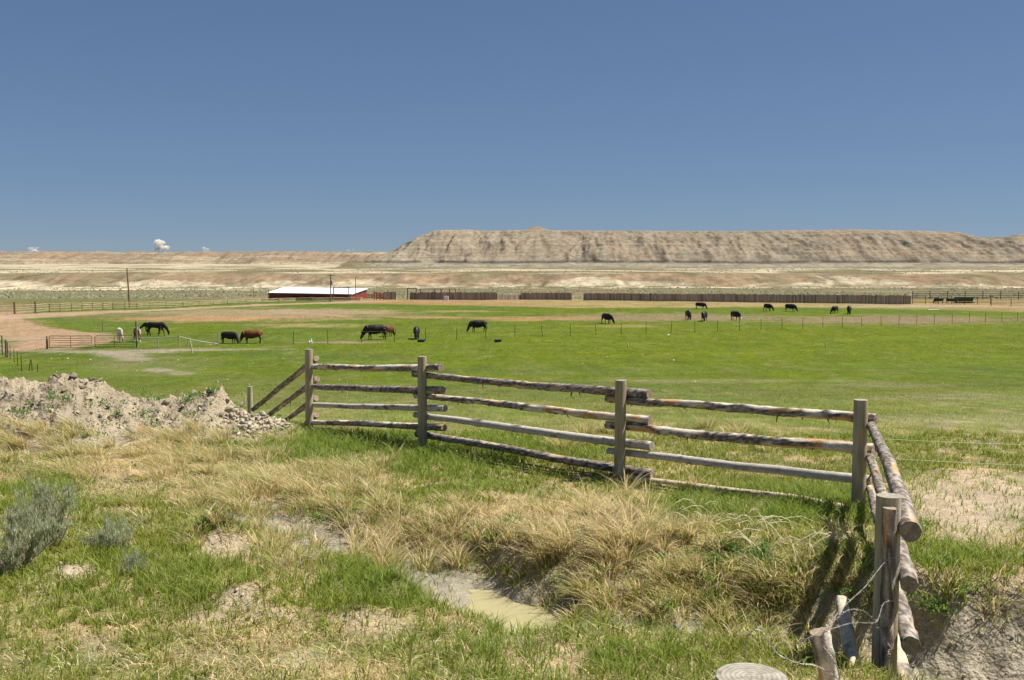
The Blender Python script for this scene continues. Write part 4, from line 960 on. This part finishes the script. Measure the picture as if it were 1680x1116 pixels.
horse(197.5, 561, -62, 'white', 'white horse grazing behind the right hand gate', .15, 0, .05, 1.02)
horse(226, 561, -58, 'paint', 'white and chestnut paint horse grazing behind the tall gate post', -.15, 0, .05, 1.05)

# ------------------------------------------------------------------ pasture wire fence
M_tpost = mat('green_steel_post', (.045, .06, .045), rough=.6, noise=[(3, .3, (1, 1, 1))]); M_fw = mat('thin_fence_wire', (.22, .22, .20), rough=.6)
WF = empty('wire_fence', (0, 0, 0), 'long wire fence on thin dark steel posts running across the green pasture', 'fence')
base = [(481, 565), (538, 563), (593, 562), (647, 560.6), (698.5, 559), (749, 557), (797, 555), (844.5, 553), (890, 552.4), (935.5, 551), (978, 549.6), (1019.5, 548.9), (1060, 547.6), (1100.5, 546), (1140, 545), (1177, 543.6), (1213.5, 542.5), (1248.6, 540.8), (1283, 539.8), (1317, 539), (1350, 537.2), (1382, 536), (1414, 535), (1445.6, 534.5), (1474.4, 533.5), (1503.8, 532.4), (1533, 532), (1562, 531), (1590, 530), (1616.7, 529), (1643.6, 528), (1669.5, 527), (1697, 526)]
rs = random.Random(3); tops = []
def tpost_mesh(hh):
    b = MB(); b.box(-.022, .022, -.004, .004, -.3, hh); b.box(-.004, .004, -.03, -.004, -.3, hh)
    for z in np.arange(.15, hh, .18): b.box(-.008, .008, -.036, -.03, z, z + .03)
    b.box(-.06, .06, .004, .009, -.1, .05); return b
tm = tpost_mesh(1.36).mesh('post')
gp = []
for k, (px, py) in enumerate(base):
    g = G(px, py); gp.append(g); o = mkobj('post', tm, M_tpost, WF); o.location = g; o.scale = (1.25, 1.25, 1.0); o.rotation_euler = (rs.gauss(0, .015), rs.gauss(0, .035) - (.12 if k == 8 else 0), rs.uniform(-.2, .2)); tops.append(g)
for h_ in (.35, .75, 1.15):
    b = MB(); pts = [P(358, 562, 0.001)] if 0 else []
    for i in range(len(gp) - 1):
        for f in (0, .5): pts.append(gp[i].lerp(gp[i + 1], f) + Vector((0, -.03, h_ - (.03 if f else 0))))
    b.tube(pts, .0045, 4); b.build('wire', M_fw, WF)
# ------------------------------------------------------------------ gates and pipe rails at the left
M_gate = mat('dark_green_gate', (.05, .07, .05), rough=.5, noise=[(2, .3, (1, 1, 1))]); M_pipe = mat('grey_pipe', (.42, .41, .38), rough=.5, metal=.3); M_old = mat('old_wood', (.21, .165, .13), rough=.95, noise=[(4, .3, (1, 1, .2))]); M_palew = mat('pale_wood', (.55, .46, .30), rough=.9)
def gate(px0, px1, row_t, row_b, label):
    a = G(px0, row_b); c = G(px1, row_b); hh = (row_b - row_t) / 1637 * a.y; t = empty('pipe_gate', a, label, 'gate', 'green pipe gates of the yard'); L_ = c - a; L_.z = 0
    b = MB(); r = .03; z0 = .12
    pts = [Vector((0, 0, z0)), Vector((0, 0, hh - .12)), L_ * .03 + Vector((0, 0, hh)), L_ * .97 + Vector((0, 0, hh)), L_ + Vector((0, 0, hh - .12)), L_ + Vector((0, 0, z0)), Vector((0, 0, z0))]
    b.tube(pts, r, 8); b.build('frame', M_gate, t)
    for f in (.22, .42, .62, .80):
        b = MB(); z = z0 + (hh - z0) * f; b.tube([Vector((0, 0, z)), L_ + Vector((0, 0, z))], .018, 6); b.build('bar', M_gate, t)
    b = MB(); b.tube([L_ * .5 + Vector((0, 0, z0)), L_ * .5 + Vector((0, 0, hh))], .024, 6); b.build('brace', M_gate, t)
gate(81, 151, 551.5, 573, 'green pipe gate between the wooden yard post and the other gate')
gate(156, 220, 551, 571.5, 'green pipe gate closest to the white horse and tall gate post')
def simple_post(px, rb, rt, rad, m, label, name='fence_post', cat='post', top=None, group=None):
    g = G(px, rb); hh = (rb - rt) / 1637 * g.y; b = MB(); tx = 0 if top is None else (top - px) / 1637 * g.y
    b.tube([(0, 0, -.3), (tx * .5, 0, hh * .5), (tx, 0, hh - .02), (tx, 0, hh)], [rad, rad, rad * .97, rad * .8], 10); o = b.build(name, m); o.location = g; return tag(o, label, cat, group), g, hh
simple_post(77.5, 573, 552, .10, M_old, 'wooden post at the left end of the two pipe gates')
_, gT, _ = simple_post(224.5, 571, 527, .10, M_old, 'tall wooden gate post standing in front of the paint horse')
PR = empty('pipe_rail_fence', (0, 0, 0), 'grey pipe rail fence with sagging top rail right of the tall gate post', 'fence')
def rail_between(pts, r, m, name, parent):
    b = MB(); b.tube(pts, r, 7); return b.build(name, m, parent)
ga, gb, gc = G(229, 571), G(294.5, 571.5), G(358, 567)
def up(g, rb, rt): return g + Vector((0, 0, (rb - rt) / 1637 * g.y))
ta, tb_, tc_ = up(ga, 571, 554.5), up(gb, 571.5, 552.5), up(gc, 567, 564.5)
rail_between([ta, ta.lerp(tb_, .5) + Vector((0, 0, -.08)), tb_], .042, M_pipe, 'rail', PR); rail_between([tb_, tb_.lerp(tc_, .5) + Vector((0, 0, -.1)), tc_], .042, M_pipe, 'rail', PR)
for (px, rb, rt, r) in [(259.5, 570.5, 556, .05), (294.5, 571.5, 549, .05), (308.5, 570, 555, .04), (358.5, 567.5, 545, .05), (344, 562, 549, .02)]:
    g = G(px, rb); b = MB(); b.tube([(0, 0, -.2), (0, 0, (rb - rt) / 1637 * g.y)], r, 9); o = b.build('post', M_pipe, PR); o.location = g
simple_post(316.5, 579, 558, .055, M_palew, 'pale new wooden brace post leaning against the pipe rail fence', name='brace_post', top=312)
LP = empty('yard_rail', (0, 0, 0), 'single grey pipe rail linking the corner posts and the gate post at far left', 'rail')
g0 = G(12, 590); g1_ = G(77, 573); rail_between([up(g0, 590, 559), up(g1_, 573, 555.5)], .04, M_pipe, 'rail', LP)
for i, (px, rb, rt, r) in enumerate([(10.5, 586, 558, .10), (13, 587, 561, .06)]):
    simple_post(px, rb, rt, r, M_old, ['thick weathered corner post at the left edge beside the green panel', 'thinner corner post just right of the thick one'][i])
gA = G(-40, 560); gB = G(4, 583); t = empty('steel_bar_fence', (0, 0, 0), 'green steel bar fence end at the left edge of the picture', 'fence')
for f in (0.2, .45, .7, 1.0): rail_between([up(gA, 30, 30) + Vector((0, 0, 1.7 * f)), gB + Vector((0, 0, 1.7 * f))], .03, M_gate, 'bar', t)
for p in (gB, gA): rail_between([p, p + Vector((0, 0, 1.75))], .055, mat('green_paint', (.03, .12, .07), rough=.5), 'upright', t)
LT = empty('steel_post_row', (0, 0, 0), 'row of dark green steel posts receding toward the yard at far left', 'fence')
for (px, rb, rt) in [(17, 589, 566), (23.3, 594, 572), (29, 600, 576), (35.5, 609, 583), (62, 611, 598)]:
    g = G(px, rb); o = mkobj('post', tm, M_tpost, LT); o.location = g; o.scale = (1.1, 1.1, (rb - rt) / 1637 * g.y / 1.36)
for i, (px, rb, rt, tp) in enumerate([(47, 609, 589, 51), (53, 609, 591, 52)]):
    g = G(px, rb); b = MB(); b.tube([(0, 0, -.1), ((tp - px) / 1637 * g.y, 0, (rb - rt) / 1637 * g.y)], .03, 6); o = b.build('steel_stake', M_tpost); o.location = g; tag(o, ['slanted steel stake leaning right behind the dirt mound', 'upright steel stake meeting the slanted one behind the mound'][i], 'stake')
for i, (px, rb, rt, r, mm_) in enumerate([(168.5, 544, 529, .03, M_tpost), (569.5, 651, 623, .012, M_wirew), (406.5, 605, 586, .02, M_pipe), (1030, 569, 563, .06, M_wirew), (1355, 571, 563, .06, M_wirew)]):
    simple_post(px, rb, rt, r, mm_, ['lone thin steel stake on the grass left of the horses', 'thin white rod seen between rails of the first fence bay', 'thin grey stake in the pasture above the dirt mound', 'short white pipe standing in mid pasture', 'short white pipe standing in the right pasture'][i], name='marker_stake', cat='stake')
# tubs and white bits
M_tub = mat('dark_rubber', (.05, .06, .07), rough=.6)
for i, (px, py) in enumerate([(691, 561.5), (817, 561.5)]):
    g = G(px, py); b = MB(); n = 18; pr = [(0, .02), (.26, .0), (.32, .14), (.36, .26), (.38, .27), (.36, .29), (.33, .26), (.24, .05), (0, .05)]
    V = [(r * math.cos(2 * PI * k / n) * 1.25, r * math.sin(2 * PI * k / n), z) for r, z in pr for k in range(n)]
    b.add(V, [(j * n + k, j * n + (k + 1) % n, (j + 1) * n + (k + 1) % n, (j + 1) * n + k) for j in range(len(pr) - 1) for k in range(n)])
    o = b.build('feed_tub', M_tub); o.location = g; tag(o, ['dark low feed tub at the feet of the cow facing the camera', 'dark low feed tub alone right of the other tub'][i], 'tub', 'feed tubs in the pasture')
for i, (px, py) in enumerate([(507, 565), (511, 564)]):
    g = G(px, py); b = MB(); b.tube([(0, 0, 0), (.03 * (1 - 2 * i), 0, .22), (.05 * (1 - 2 * i), 0, .3 + .15 * i), (0, 0, .34 + .17 * i)], [.08, .12, .07, .05], 8); o = b.build('plastic_jug', mat('white_plastic', (.7, .7, .66), rough=.4)); o.location = g; tag(o, ['squat white jug on the pasture behind the first fence post', 'taller white jug on the pasture behind the first fence post'][i], 'jug')

# ------------------------------------------------------------------ rail fence along the track, left
M_pr = mat('pale_rail', (.44, .35, .24), rough=.95, noise=[(1.5, .3, (1, 1, 1))]); M_rp = mat('red_brown_post', (.16, .09, .06), rough=.9)
TF = empty('pole_rail_fence', (0, 0, 0), 'long pale pole rail fence along the dirt track leading to the red shed', 'fence')
tb = [(-60, 517), (-10, 516.5), (24, 515.5), (58, 513.8), (81, 512), (99, 511.5), (117.5, 510.5), (135, 510), (152, 509.3), (169, 508.8), (185, 508), (205, 507.6), (225, 506.8), (245, 506), (273, 504.8), (300, 503.5), (326, 502), (350, 500.5), (373, 499), (404, 497.5), (430, 496.3), (457, 495.4), (485, 494.7), (512, 494.2), (540, 493.8), (566, 493.6), (590, 493.4)]
gts = [G(px, py) for px, py in tb]
for i, g in enumerate(gts):
    hh = float(np.interp(tb[i][0], [-60, 24, 100, 200, 300, 373, 457, 590], [15.5, 15, 14, 12, 9, 7.5, 6, 5.2])) / 1637 * g.y * (1.3 if i in (2, 3) else 1); b = MB(); b.tube([(0, 0, -.2), (0, 0, hh)], .10 if i not in (2, 3) else .17, 7); o = b.build('post', M_rp if i in (2, 3, 4) or i % 3 == 0 else M_old, TF); o.location = g
for i in range(len(gts) - 1):
    hk = float(np.interp(tb[i][0], [-60, 24, 100, 200, 300, 373, 457, 590], [15.5, 15, 14, 12, 9, 7.5, 6, 5.2])) / 1637 * gts[i].y
    for h_ in (.2, .45, .7, .93):
        h_ *= hk; a, c = gts[i] + Vector((0, -.12, h_ + rs.gauss(0, .04))), gts[i + 1] + Vector((0, -.12, h_ + rs.gauss(0, .04))); rail_between([a, a.lerp(c, .5) + Vector((0, 0, rs.gauss(0, .03))), c], .055, M_pr, 'rail', TF)
# ------------------------------------------------------------------ board fences
M_board = mat('weathered_boards', vcol=True, rough=.95, spec=.03)
def board_fence(pts, hts, label, posts_every=8.0):
    t = empty('board_fence', (0, 0, 0), label, 'fence', 'board windbreak fences beyond the pasture')
    g = [G(*p) for p in pts]; b = MB(); r = random.Random(int(pts[0][0])); tot = (g[1] - g[0]).length; n = int(tot / .26); d = (g[1] - g[0]) / n; dn = d.normalized()
    for i in range(n):
        p = g[0] + d * i; hgt = hts[0] + (hts[1] - hts[0]) * i / n + r.gauss(0, .06); w_ = .245; q = p + dn * w_; k = r.random()
        c = lerp(C(.24, .185, .155), C(.38, .315, .275), k); c = c * (1.25 if r.random() < .07 else 1)
        if r.random() < .12: c = c * .55
        y = r.uniform(-.02, .02); nrm = Vector((-dn.y, dn.x, 0)) * .03
        V = [p + Vector((0, y, -.2)), q + Vector((0, y, -.2)), q + Vector((0, y, hgt)), p + Vector((0, y, hgt))]; V += [v_ + nrm for v_ in V]
        b.add(V, [(0, 1, 2, 3), (7, 6, 5, 4), (3, 2, 6, 7), (0, 3, 7, 4), (1, 5, 6, 2)], c)
    b.build('boards', M_board, t)
    k = max(2, int(tot / posts_every))
    for i in range(k + 1):
        p = g[0].lerp(g[1], i / k); bb = MB(); bb.tube([(0, -.16, -.2), (0, -.16, hts[0] + .05)], .055, 6); o = bb.build('post', mat_fp, t); o.location = p
mat_fp = mat('fence_line_post', (.25, .19, .14), rough=.9)
board_fence([(629.5, 491.6), (649.5, 491.6)], (1.95, 1.95), 'shortest board windbreak fence beside the red loading chute')
board_fence([(673, 491.7), (815, 491.8)], (1.85, 1.8), 'board windbreak fence with a white tank in front')
board_fence([(854.5, 491.8), (937.5, 491.9)], (1.75, 1.75), 'middle board windbreak fence standing between two gaps')
board_fence([(957.5, 493), (1494, 499)], (1.8, 1.9), 'longest board windbreak fence along the far side of the pasture', 7.2)
board_fence([(815.5, 491.8), (854, 491.8)], (1.25, 1.2), 'low board fence filling the gap between two taller board fences')
# low sage and posts in the gaps: pen frames behind the board fence
M_frame = mat('weathered_timber', (.20, .16, .12), rough=.95)
def frame(pxs, rb, rt, label, Y=252, beam=True):
    t = empty('timber_frame', (0, 0, 0), label, 'frame', 'timber frames of the working pens')
    for px in pxs:
        a = P(px, rb, Y); c = P(px, rt, Y); rail_between([Vector((a.x, a.y, -.3)), c], .13, M_frame, 'post', t)
    if beam: a, c = P(pxs[0] - .6, rt + .6, Y), P(pxs[-1] + .6, rt + .6, Y); rail_between([a, c], .13, M_frame, 'beam', t)
frame([547.3, 572.3], 491, 471, 'goal shaped timber gateway in front of the red shed', 244)
frame([668.5, 683], 491, 472.5, 'narrow timber frame in the gap left of the tank fence')
frame([689.5, 713.5, 723.5, 737.5, 747], 491, 473.5, 'wide timber frame rising behind the tank fence')
# utility poles
M_pole = mat('utility_pole_wood', (.24, .14, .075), rough=.9)
def pole(px, rb, rt, rad, label, cross, Y=None, tx=0, can=False):
    g = G(px, rb) if Y is None else P(px, rb, Y); hh = (rb - rt) / 1637 * g.y
    t = empty('utility_pole', g, label, 'utility pole', 'wooden utility poles'); b = MB(); b.tube([(0, 0, -.5), (tx, 0, hh)], [rad, rad * .65], 10); b.build('pole', M_pole, t)
    if cross: b = MB(); b.box(-.9, .9, -.06, .06, hh - .55, hh - .42); o = b.build('crossarm', M_frame, t)
    if can:
        b = MB(); b.tube([(.32, 0, hh - 2.6), (.32, 0, hh - 2.5), (.32, 0, hh - 1.7), (.32, 0, hh - 1.6)], [.15, .2, .2, .12], 10); b.build('transformer', mat('grey_can', (.3, .33, .36), rough=.5), t)
pole(213, 505, 440, .19, 'tall brown utility pole behind the pole rail fence at left', False, tx=-.35)
pole(542.8, 496, 449, .15, 'utility pole with a transformer in front of the red shed', True, can=True)
pole(583.8, 492.5, 455, .13, 'thinner utility pole near the right end of the red shed', False)
pole(416.5, 490, 474, .10, 'short pole left of the red shed roof', False, Y=270); pole(441, 490, 474, .10, 'short pole at the left corner of the red shed', False, Y=246)

# ------------------------------------------------------------------ red shed
SH = empty('red_shed', (0, 0, 0), 'long low red metal shed with a white roof beyond the pasture', 'shed')
Yf, Yb = 250., 277.
xl, xr = (440 - 840) / 1637 * Yf, (575.5 - 840) / 1637 * Yf
def zr(row, Y): return HC + (440 - row) / 1637 * Y
xbl, xbr = (467.5 - 840) / 1637 * Yb, (601.5 - 840) / 1637 * Yb
zfl, zfr, zbl, zbr, zb0 = zr(481, Yf), zr(483.5, Yf), zr(472.2, Yb), zr(474.4, Yb), -.5
M_red = bpy.data.materials.new('red_metal_siding'); M_red.use_nodes = True
_n = M_red.node_tree; _b = _n.nodes['Principled BSDF']; _b.inputs['Roughness'].default_value = .5
_w = _n.nodes.new('ShaderNodeTexWave'); _w.inputs['Scale'].default_value = 1.1; _tc = _n.nodes.new('ShaderNodeTexCoord'); _n.links.new(_tc.outputs['Object'], _w.inputs[0])
_cr = _n.nodes.new('ShaderNodeValToRGB'); _cr.color_ramp.elements[0].color = (.17, .014, .016, 1); _cr.color_ramp.elements[1].color = (.24, .022, .022, 1); _n.links.new(_w.outputs[0], _cr.inputs[0]); _n.links.new(_cr.outputs[0], _b.inputs[0])
M_roof = mat('white_metal_roof', (.82, .84, .86), rough=.45, spec=.4, noise=[(.6, .04, (1, 1, 1))]); M_trim = mat('cream_trim', (.6, .52, .45), rough=.6)
b = MB(); b.add([(xl, Yf, zb0), (xr, Yf, zb0), (xr, Yf, zfr), (xl, Yf, zfl), (xl, Yf + .2, zb0), (xr, Yf + .2, zb0), (xr, Yf + .2, zfr), (xl, Yf + .2, zfl)], [(0, 1, 2, 3), (5, 4, 7, 6), (3, 2, 6, 7), (0, 3, 7, 4)]); b.build('front_wall', M_red, SH)
b = MB(); xe = xr - .03; b.add([(xr, Yf, zb0), (xbr, Yb, zb0), (xbr, Yb, zbr - .05), (xr, Yf, zfr - .02), (xr - .2, Yf + .25, zb0), (xbr - .2, Yb, zb0), (xbr - .2, Yb, zbr - .05), (xr - .2, Yf + .25, zfr - .02)], [(0, 1, 2, 3), (5, 4, 7, 6), (3, 2, 6, 7), (1, 5, 6, 2)]); b.build('end_wall', M_red, SH)
b = MB(); b.add([(xbl, Yb, zb0), (xbr, Yb, zb0), (xbr, Yb, zbr - .1), (xbl, Yb, zbl - .1), (xl, Yf + .3, zb0), (xl, Yf + .3, zfl - .05)], [(0, 3, 2, 1), (0, 4, 5, 3)]); b.build('back_wall', M_red, SH)
b = MB(); e = .35; V = [(xl - e, Yf - e, zfl + .04), (xr + e, Yf - e, zfr + .04), (xbr + e, Yb + e, zbr + .06), (xbl - e, Yb + e, zbl + .06)]; V += [(x, y, z + .12) for x, y, z in V]
b.add(V, [(3, 2, 1, 0), (4, 5, 6, 7), (0, 1, 5, 4), (1, 2, 6, 5), (2, 3, 7, 6), (3, 0, 4, 7)]); b.build('roof', M_roof, SH)
b = MB(); b.box(xl - .12, xl + .08, Yf - .1, Yf - .003, zb0, zfl); b.box(xr - .08, xr + .12, Yf - .12, Yf - .003, zb0, zfr); b.build('corner_trim', M_trim, SH)
for f in (.28, .42, .58):
    b = MB(); x = lerp(xl, xr, f); b.box(x, x + 1.6, Yf - .06, Yf - .003, zb0, zb0 + 1.5); b.build('door', mat('dark_door', (.09, .02, .02), rough=.7), SH)
# red chute
RC = empty('loading_chute', (0, 0, 0), 'red slatted cattle loading chute beside the shed', 'chute')
M_chr = mat('chute_red', (.30, .025, .02), rough=.6)
def pt(px, row, Y=247.): return P(px, row, Y)
for r_ in range(5):
    a, c = pt(614, 479.5 + r_ * 2.4), pt(629, 482.3 + r_ * 1.9); rail_between([a, c], .10, M_chr, 'slat', RC)
for px, rt in [(614, 477), (618, 479), (623.5, 480), (629, 481)]:
    a = pt(px, 492); rail_between([Vector((a.x, a.y, -.2)), pt(px, rt)], .09, M_chr, 'post', RC)
for r_ in range(3): rail_between([pt(602, 483.5 + r_ * 2.3, 250), pt(614, 483.2 + r_ * 2.3, 250)], .10, M_chr, 'slat', RC)
# tank
a = pt(732, 491.5, 244.5); b = MB(); b.box(-.55, .55, -.45, .45, .12, 1.0); b.box(-.6, .6, -.5, .5, 0, .12); b.tube([(0, 0, 1.0), (0, 0, 1.08)], .12, 10)
o = b.build('water_tank', mat('white_tank', (.75, .76, .76), rough=.4)); o.location = (a.x, a.y, h1(a.x, a.y)); tag(o, 'small white square tank in front of the board fence', 'tank')
# corral at the right
M_rust = mat('rusty_pipe', (.15, .085, .06), rough=.85)
def pen(pts, hh, nr, label, every=2.6, m=None, r=.045, pr=.07):
    t = empty('corral_fence', (0, 0, 0), label, 'fence', 'corral fences at the far right'); g = [P(px, rw, Y) for px, rw, Y in pts]; g = [Vector((q.x, q.y, h1(q.x, q.y))) for q in g]
    L_ = (g[1] - g[0]).length; n = max(2, int(L_ / every))
    for i in range(n + 1):
        p = g[0].lerp(g[1], i / n); p.z = h1(p.x, p.y); b = MB(); b.tube([(0, 0, -.2), (0, 0, hh + rs.uniform(.05, .35))], pr, 6); o = b.build('post', m or M_rust, t); o.location = p
    for k in range(nr):
        z = hh * (k + 1) / nr; rail_between([g[0] + Vector((0, -.08, z)), g[1] + Vector((0, -.08, z))], r, m or M_rust, 'rail', t)
pen([(1497, 500, 219), (1625, 501, 217)], 1.55, 5, 'rusty pipe corral fence in front of the green feeder')
pen([(1626, 503, 207), (1760, 505, 200)], 1.45, 5, 'grey pipe corral fence at the far right edge', 3.4, mat('grey_corral', (.17, .14, .12), rough=.8))
pen([(1497, 490, 262), (1790, 490, 255)], 1.9, 4, 'timber corral fence behind the green feeder', 4.2, M_frame, .07, .12)
# green feeder
a = P(1582, 499.5, 226); t = empty('green_feeder', (a.x, a.y, h1(a.x, a.y)), 'dark green cattle feeder standing inside the corral', 'feeder')
M_gf = mat('dark_green_paint', (.015, .085, .05), rough=.5)
b = MB(); V = [(-1.6, -.7, .5), (1.6, -.7, .5), (1.8, -.9, 1.35), (-1.8, -.9, 1.35), (-1.6, .7, .5), (1.6, .7, .5), (1.8, .9, 1.35), (-1.8, .9, 1.35)]; b.add(V, [(0, 1, 2, 3), (5, 4, 7, 6), (4, 0, 3, 7), (1, 5, 6, 2), (3, 2, 6, 7), (4, 5, 1, 0)]); b.build('hopper', M_gf, t)
b = MB(); b.box(-1.9, 1.9, -1.1, 1.1, .12, .3); b.build('trough', M_gf, t)
for sx in (-1.4, 1.4):
    for sy in (-.6, .6): b = MB(); b.tube([(sx, sy, 0), (sx, sy, .55)], .06, 6); b.build('leg', M_gf, t)
# fallen white pole on the dry strip
a, c = G(1522, 509.5), G(1540, 509); b = MB(); b.tube([a + Vector((0, 0, .08)), c + Vector((0, 0, .08))], .09, 8); tag(b.build('fallen_pole', M_palew), 'pale pole lying on the ground in front of the corral', 'pole')

# ------------------------------------------------------------------ sagebrush flats (far, uncountable)
n = 15000; Y = 262 * (1950 / 262) ** rng.random(n); X = (rng.random(n) * 1.5 - .75) * Y
t_ = fbm(X * .012, Y * .006, 4, 71); fb = hillfoot(X, Y)
kp = (rng.random(n) < np.where((Y > fb) & (Y < fb + 100), .15, .9) * sst(.5, -.2, t_)) ; X, Y = X[kp], Y[kp]; n = len(X); Z = H(X, Y)
tpl = np.array([(1, 0, 0), (.3, .95, 0), (-.8, .6, 0), (-.8, -.6, 0), (.3, -.95, 0), (.45, .3, .7), (-.4, .4, .8), (0, -.5, .75)], float)
tf = np.array([(0, 1, 5), (1, 6, 5), (1, 2, 6), (2, 3, 6), (3, 7, 6), (3, 4, 7), (4, 0, 7), (0, 5, 7), (5, 6, 7)])
S = (.25 + .55 * rng.random(n) ** 2) * (1 + Y / 1500); V = tpl[None] * S[:, None, None] * (1 + .25 * rng.standard_normal((n, 8, 1))); V[..., 2] *= .8
V = V + np.stack([X, Y, Z - .03], -1)[:, None]; fcs = (tf[None] + (np.arange(n) * 8)[:, None, None]).reshape(-1, 3)
cols = np.repeat(lerp(C(.11, .12, .07), C(.20, .20, .13), rng.random(n)[:, None]), 8, axis=0)
tag(mkobj('sagebrush_flat', mesh_np('sagebrush_flat', V.reshape(-1, 3), [fcs], cols), mat('far_sage', vcol=True, rough=.95, spec=.03)), 'low grey green sagebrush scattered over the flats below the hills', 'sagebrush', kind='stuff')

# ------------------------------------------------------------------ clouds
M_cloud = mat('cloud_vapour', (.97, .93, .88), rough=1, spec=0, trans=.62, alpha=None)
_t = M_cloud.node_tree; _o = _t.nodes['Material Output']; _s = _o.inputs[0].links[0].from_socket; _tr = _t.nodes.new('ShaderNodeBsdfTransparent'); _mx = _t.nodes.new('ShaderNodeMixShader'); _mx.inputs[0].default_value = .2
_t.links.new(_tr.outputs[0], _mx.inputs[1]); _t.links.new(_s, _mx.inputs[2]); _t.links.new(_mx.outputs[0], _o.inputs[0])
def cloud(px, row, wpx, hpx, label, n, seed, Y=30000.):
    r = random.Random(seed); bm = bmesh.new(); k = Y / 1637
    lobes = [(r.uniform(-.36, .36), r.uniform(.05, .9), r.uniform(.10, .2)) for _ in range(5)] + [(-.3, .1, .14), (0, .1, .16), (.3, .1, .14)]
    for i in range(n):
        l_ = lobes[i % len(lobes)]; x = (l_[0] * (1 - .3 * l_[1]) + r.gauss(0, l_[2] * .5)) * wpx; z = max(0, l_[1] + r.gauss(0, l_[2] * .45)) * hpx; q = r.uniform(.5, 1.1) * l_[2] * min(wpx, hpx) * 1.25
        from mathutils import Matrix
        bmesh.ops.create_icosphere(bm, subdivisions=2, radius=q * k, matrix=Matrix.Translation((x * k, r.uniform(-.3, .3) * wpx * k, z * k)))
    me = bpy.data.meshes.new('cloud'); bm.to_mesh(me); bm.free(); me.polygons.foreach_set('use_smooth', np.ones(len(me.polygons), bool))
    o = mkobj('cloud', me, M_cloud); o.location = ((px - 840) / 1637 * Y, Y, HC + (440 - row) / 1637 * Y); tag(o, label, 'cloud', 'small clouds on the horizon')
cloud(266, 408, 24, 14, 'tallest small pinkish cloud standing on the left horizon', 170, 1); cloud(262, 413, 22, 6, 'faint ragged cloud base under the tallest cloud', 20, 7)
cloud(57, 414, 20, 8, 'small white cloud at the far left of the horizon', 80, 2); cloud(338, 412, 14, 6, 'small white cloud right of the tallest one', 60, 3)
cloud(575, 412, 18, 4, 'faint low cloud just left of the mesa', 24, 4)
